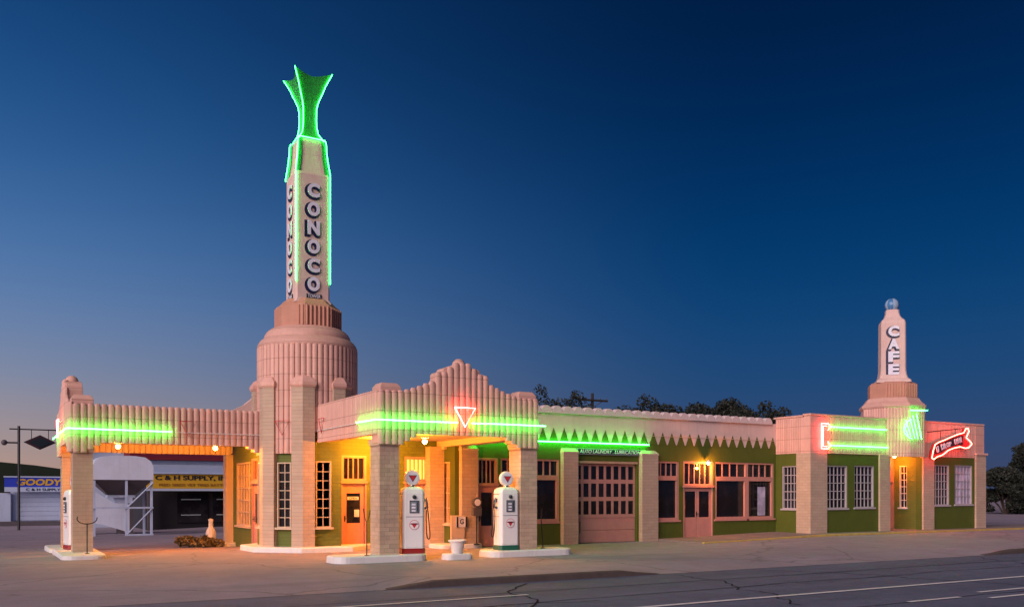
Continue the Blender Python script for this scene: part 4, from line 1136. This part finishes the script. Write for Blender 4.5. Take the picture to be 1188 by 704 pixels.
MB().loft([[(x, y, z) for x, z in [(-16, 1.73)] + [(-4 + 12.5 * math.cos(math.pi - math.pi * i / 16), 1.75 + 2.15 * math.sin(math.pi * i / 16)) for i in range(17)] + [(9, 1.73)]] for y in (66.6, 80)]).build('roof', 'dark_green_roof', ty)
MB().box(-14, 8, 65.2, 65.6, bz, bz + .3).build('step', 'dark_steel', ty)
# diamond sign on a pole
ds = thing('pole_sign', 'dark diamond sign hanging from an arm on a tall pole', 'sign', (1.75, 58, bz))
MB().tube([(1.77, 58, bz), (1.77, 58, 5.5)], .07).build('pole', 'black_iron', ds)
MB().tube([(1.3, 58, 5.32), (3.7, 58, 5.32)], .035).tube([(2.4, 58, 5.3), (2.4, 58, 4.7)], .02).tube([(3.26, 58, 5.3), (3.26, 58, 4.7)], .02).build('arm', 'black_iron', ds)
MB().prism_y([(2.0, 4.6), (2.83, 5.02), (3.66, 4.6), (2.83, 4.18)], 57.95, 58.05).build('panel', 'board_black', ds)
MB().prism_y([(2.14, 4.6), (2.83, 4.95), (3.52, 4.6), (2.83, 4.25)], 57.93, 57.949).build('panel_face', 'roof_red', ds)
MB().prism_y([(2.19, 4.6), (2.83, 4.92), (3.47, 4.6), (2.83, 4.28)], 57.91, 57.929).build('panel_centre', 'board_black', ds)
MB().tube([(1.77, 58, 4.55), (1.2, 58, 4.55)], .05).sphere((1.05, 58, 4.55), .16).build('floodlight', 'dark_steel', ds)
# hopper tank on a frame
hp = thing('hopper_tank', 'blue grey steel hopper tank standing on an angle iron frame', 'tank', (5.8, 45.6, -.3))
hx0, hx1, hy0, hy1 = 4.28, 6.85, 44.6, 47.0
MB().loft([[(x, y, z) for x, z in [(hx0, 2.32), (hx0, 2.95), (hx0 + .10, 3.18), (hx0 + .35, 3.36), (hx0 + .8, 3.42), (hx1 - .8, 3.42), (hx1 - .35, 3.36), (hx1 - .10, 3.18), (hx1, 2.95), (hx1, 2.32)]] for y in (hy0, hy1)]).build('tank', 'tank_white', hp, True)
MB().loft([[(hx0 + .02, hy0 + .02, 2.319), (hx1 - .02, hy0 + .02, 2.319), (hx1 - .02, hy1 - .02, 2.319), (hx0 + .02, hy1 - .02, 2.319)], [(5.0, 45.4, 1.62), (6.15, 45.4, 1.62), (6.15, 46.2, 1.62), (5.0, 46.2, 1.62)]]).build('hopper', 'dark_steel', hp)
MB().box(4.98, 6.17, 45.35, 46.25, 1.5, 1.615).box(5.3, 5.9, 45.5, 46.1, 1.25, 1.5).build('outlet', 'blue_grey_steel', hp)
for x, y in ((hx0 + .02, hy0 + .05), (hx1 - .12, hy0 + .05), (hx0 + .02, hy1 - .15), (hx1 - .12, hy1 - .15), (hx0 - .5, hy0 + .05), (hx1 - 1.2, hy0 + .05)):
    MB().box(x, x + .1, y, y + .1, -.35, 2.31 if hx0 <= x else 2.75).build('leg', 'blue_grey_steel', hp)
MB().box(hx0 - .5, hx1, hy0 - .01, hy0 + .045, 1.0, 1.08).box(hx1 - 1.2, hx1, hy0 - .012, hy0 + .046, -.25, -.17).build('brace', 'blue_grey_steel', hp)
MB().tube([(hx1 - 1.1, hy0 + .02, 1.08), (hx1, hy0 + .02, 2.2)], .035).tube([(hx1 - 1.15, hy0 + .02, -.2), (hx1 - .05, hy0 + .02, 1.0)], .03).build('diagonal_brace', 'blue_grey_steel', hp)
dm = thing('white_dumper', 'white steel bin with slanted floor behind the hopper tank', 'bin', (5.0, 49.5, -.3))
MB().prism_y([(4.5, 1.95), (5.62, 1.23), (6.34, 1.14), (6.34, -.25), (5.11, .16), (4.5, .28)], 48.6, 50.2).build('bin', 'tank_white', dm)
MB().prism_y([(6.342, 1.2), (6.5, 1.2), (6.5, -.4), (6.342, -.4)], 48.55, 50.25).build('rim', 'dark_steel', dm)
for x in (4.6, 5.9): MB().box(x, x + .2, 48.8, 50.0, -.4, .0).build('skid', 'dark_steel', dm)
wsx = thing('white_shed', 'pale shed with sloping roof behind the hopper tank', 'building', (6, 60, bz))
MB().prism_y([(5.0, bz), (8.6, bz), (8.6, 5.0), (7.6, 5.0), (5.0, 4.2)], 60, 66).build('wall', 'shop_white', wsx)
MB().prism_y([(4.8, 4.14), (4.8, 4.26), (7.6, 5.12), (8.8, 5.12), (8.8, 5.01), (7.6, 5.01)], 59.8, 66.2).build('roof', 'blue_grey_steel', wsx)

# ------------------------------------------------------------------ vegetation
def leaves(n, blobs, size, rnd):
    vs = []; fs = []
    tot = sum(b[3] * b[4] for b in blobs)
    for cx, cy, cz, rx, rz in blobs:
        k = int(n * rx * rz / tot)
        for _ in range(k):
            while True:
                x, y, z = rnd.uniform(-1, 1), rnd.uniform(-1, 1), rnd.uniform(-1, 1)
                d = x * x + y * y + z * z
                if .18 < d < 1: break
            c = Vector((cx + x * rx, cy + y * rx, cz + z * rz))
            a = Vector((rnd.gauss(0, 1), rnd.gauss(0, 1), rnd.gauss(0, 1))).normalized(); b = a.orthogonal().normalized()
            b = (Matrix.Rotation(rnd.uniform(0, 6.28), 3, a) @ b); e = a.cross(b)
            s = size * rnd.uniform(.6, 1.4); o = len(vs)
            vs += [tuple(c - b * s), tuple(c + e * s * .5), tuple(c + b * s), tuple(c - e * s * .5)]
            fs.append((o, o + 1, o + 2, o + 3))
    mb = MB(); mb.v = vs; mb.f = fs; return mb
def tree(x, y, h, spread, label, seed, n=2600, mat='leaf_dark', group='trees behind the buildings', z0=-.5, trunk=.35, leaf=.135):
    rnd = random.Random(seed)
    t = thing('broadleaf_tree', label, 'tree', (x, y, z0), 0, group)
    top = h * trunk; limbs = []; mb = MB()
    lean = rnd.uniform(-.3, .3)
    mb.tube([(x, y, z0), (x + lean * .3, y, z0 + top * .5), (x + lean, y, z0 + top)], [h * .03, h * .024, h * .02])
    blobs = []
    for k in range(15):
        a = rnd.uniform(0, 6.28); rr = spread * rnd.uniform(.25, .85); zz = z0 + h * rnd.uniform(trunk + .05, .88)
        zz -= .25 * h * (rr / spread - .4) * rnd.random()
        e = (x + rr * math.cos(a), y + rr * math.sin(a), zz)
        m_ = (x + lean + (e[0] - x) * .4, y + (e[1] - y) * .4, z0 + top + (zz - z0 - top) * .55)
        mb.tube([(x + lean, y, z0 + top * .92), m_, e], [h * .014, h * .009, h * .004], 5)
        blobs.append((e[0], e[1], e[2], spread * rnd.uniform(.22, .5), h * rnd.uniform(.06, .16)))
    blobs.append((x + lean, y, z0 + h * .86, spread * .42, h * .13))
    mb.build('trunk', 'bark', t, True)
    leaves(int(n * 2.4), blobs, leaf, rnd).build('crown', mat, t, recalc=False)
    return t
tree(37.9, 60, 10.9, 1.9, 'small dark tree top just right of the front canopy corner', 1, 1400)
tree(40.9, 60, 10.6, 2.2, 'low dark tree behind the garage roof left of the utility pole', 2, 1800)
tree(48.6, 60, 10.7, 2.7, 'rounded dark tree behind the roof right of the utility pole', 3, 3600)
tree(54.1, 60, 10.3, 3.4, 'broad dark tree behind the middle of the zigzag roof', 4, 4200)
tree(58.2, 61, 10.9, 3.2, 'dense dark tree behind the right part of the zigzag roof', 5, 4200)
tree(62.2, 60, 10.9, 2.4, 'dark tree nearest the cafe parapet behind the roof', 6, 3400)
tree(66.9, 40, 4.2, 2.3, 'dark bushy tree touching the right corner of the cafe', 8, 4200, trunk=.1)
tree(71.9, 40, 6.4, 3.0, 'taller dark tree at the right edge of the picture', 9, 5200, trunk=.12)
tree(71, 46, 4.6, 3.2, 'dark tree in the gap behind the two right trees', 10, 3400, trunk=.1)
tree(78, 40, 8.4, 4.4, 'dark tree just past the right edge behind the road', 11, 3000, trunk=.12)
up = thing('utility_pole', 'dark wooden utility pole with double crossarm rising behind the garage roof', 'utility pole', (44.2, 62, -.5))
MB().tube([(44.2, 62, -.5), (44.2, 62, 10.1)], [.17, .12]).build('pole', 'pole_wood', up)
MB().box(42.8, 45.7, 61.82, 61.95, 9.42, 9.58).build('crossarm', 'pole_wood', up)
MB().tube([(43.3, 61.9, 9.42), (44.2, 61.9, 8.9), (45.1, 61.9, 9.42)], .03, 5).build('brace', 'dark_steel', up)
for x in (42.9, 43.5, 44.9, 45.55): MB().lathe([(.04, 9.58), (.06, 9.66), (.03, 9.74)], x, 61.88, 8).build('insulator', 'dark_steel', up)
# planting bed under the left canopy view
rnd = random.Random(5)
bl = [(5.75 + .13 * k + rnd.uniform(-.05, .05), 31.5 + rnd.uniform(-.4, .4), .02 + rnd.uniform(0, .1), .22, .17) for k in range(9)]
sh = leaves(1500, bl, .07, rnd).build('low_shrubs', 'dry_shrub', recalc=False); sh['kind'] = 'stuff'; tag(sh, 'dry low shrubs in the bed beside the office wall', 'shrubs')
hy = thing('white_post', 'small white bottle shaped post in front of the dark store opening', 'post', (6.85, 32.2, -.12))
MB().lathe([(.10, -.15), (.14, .0), (.17, .15), (.17, .35), (.13, .48), (.08, .54), (.075, .74), (.085, .76), (.085, .82), (.02, .84)], 6.75, 31.9, 20).build('body', 'white_paint', hy, True)
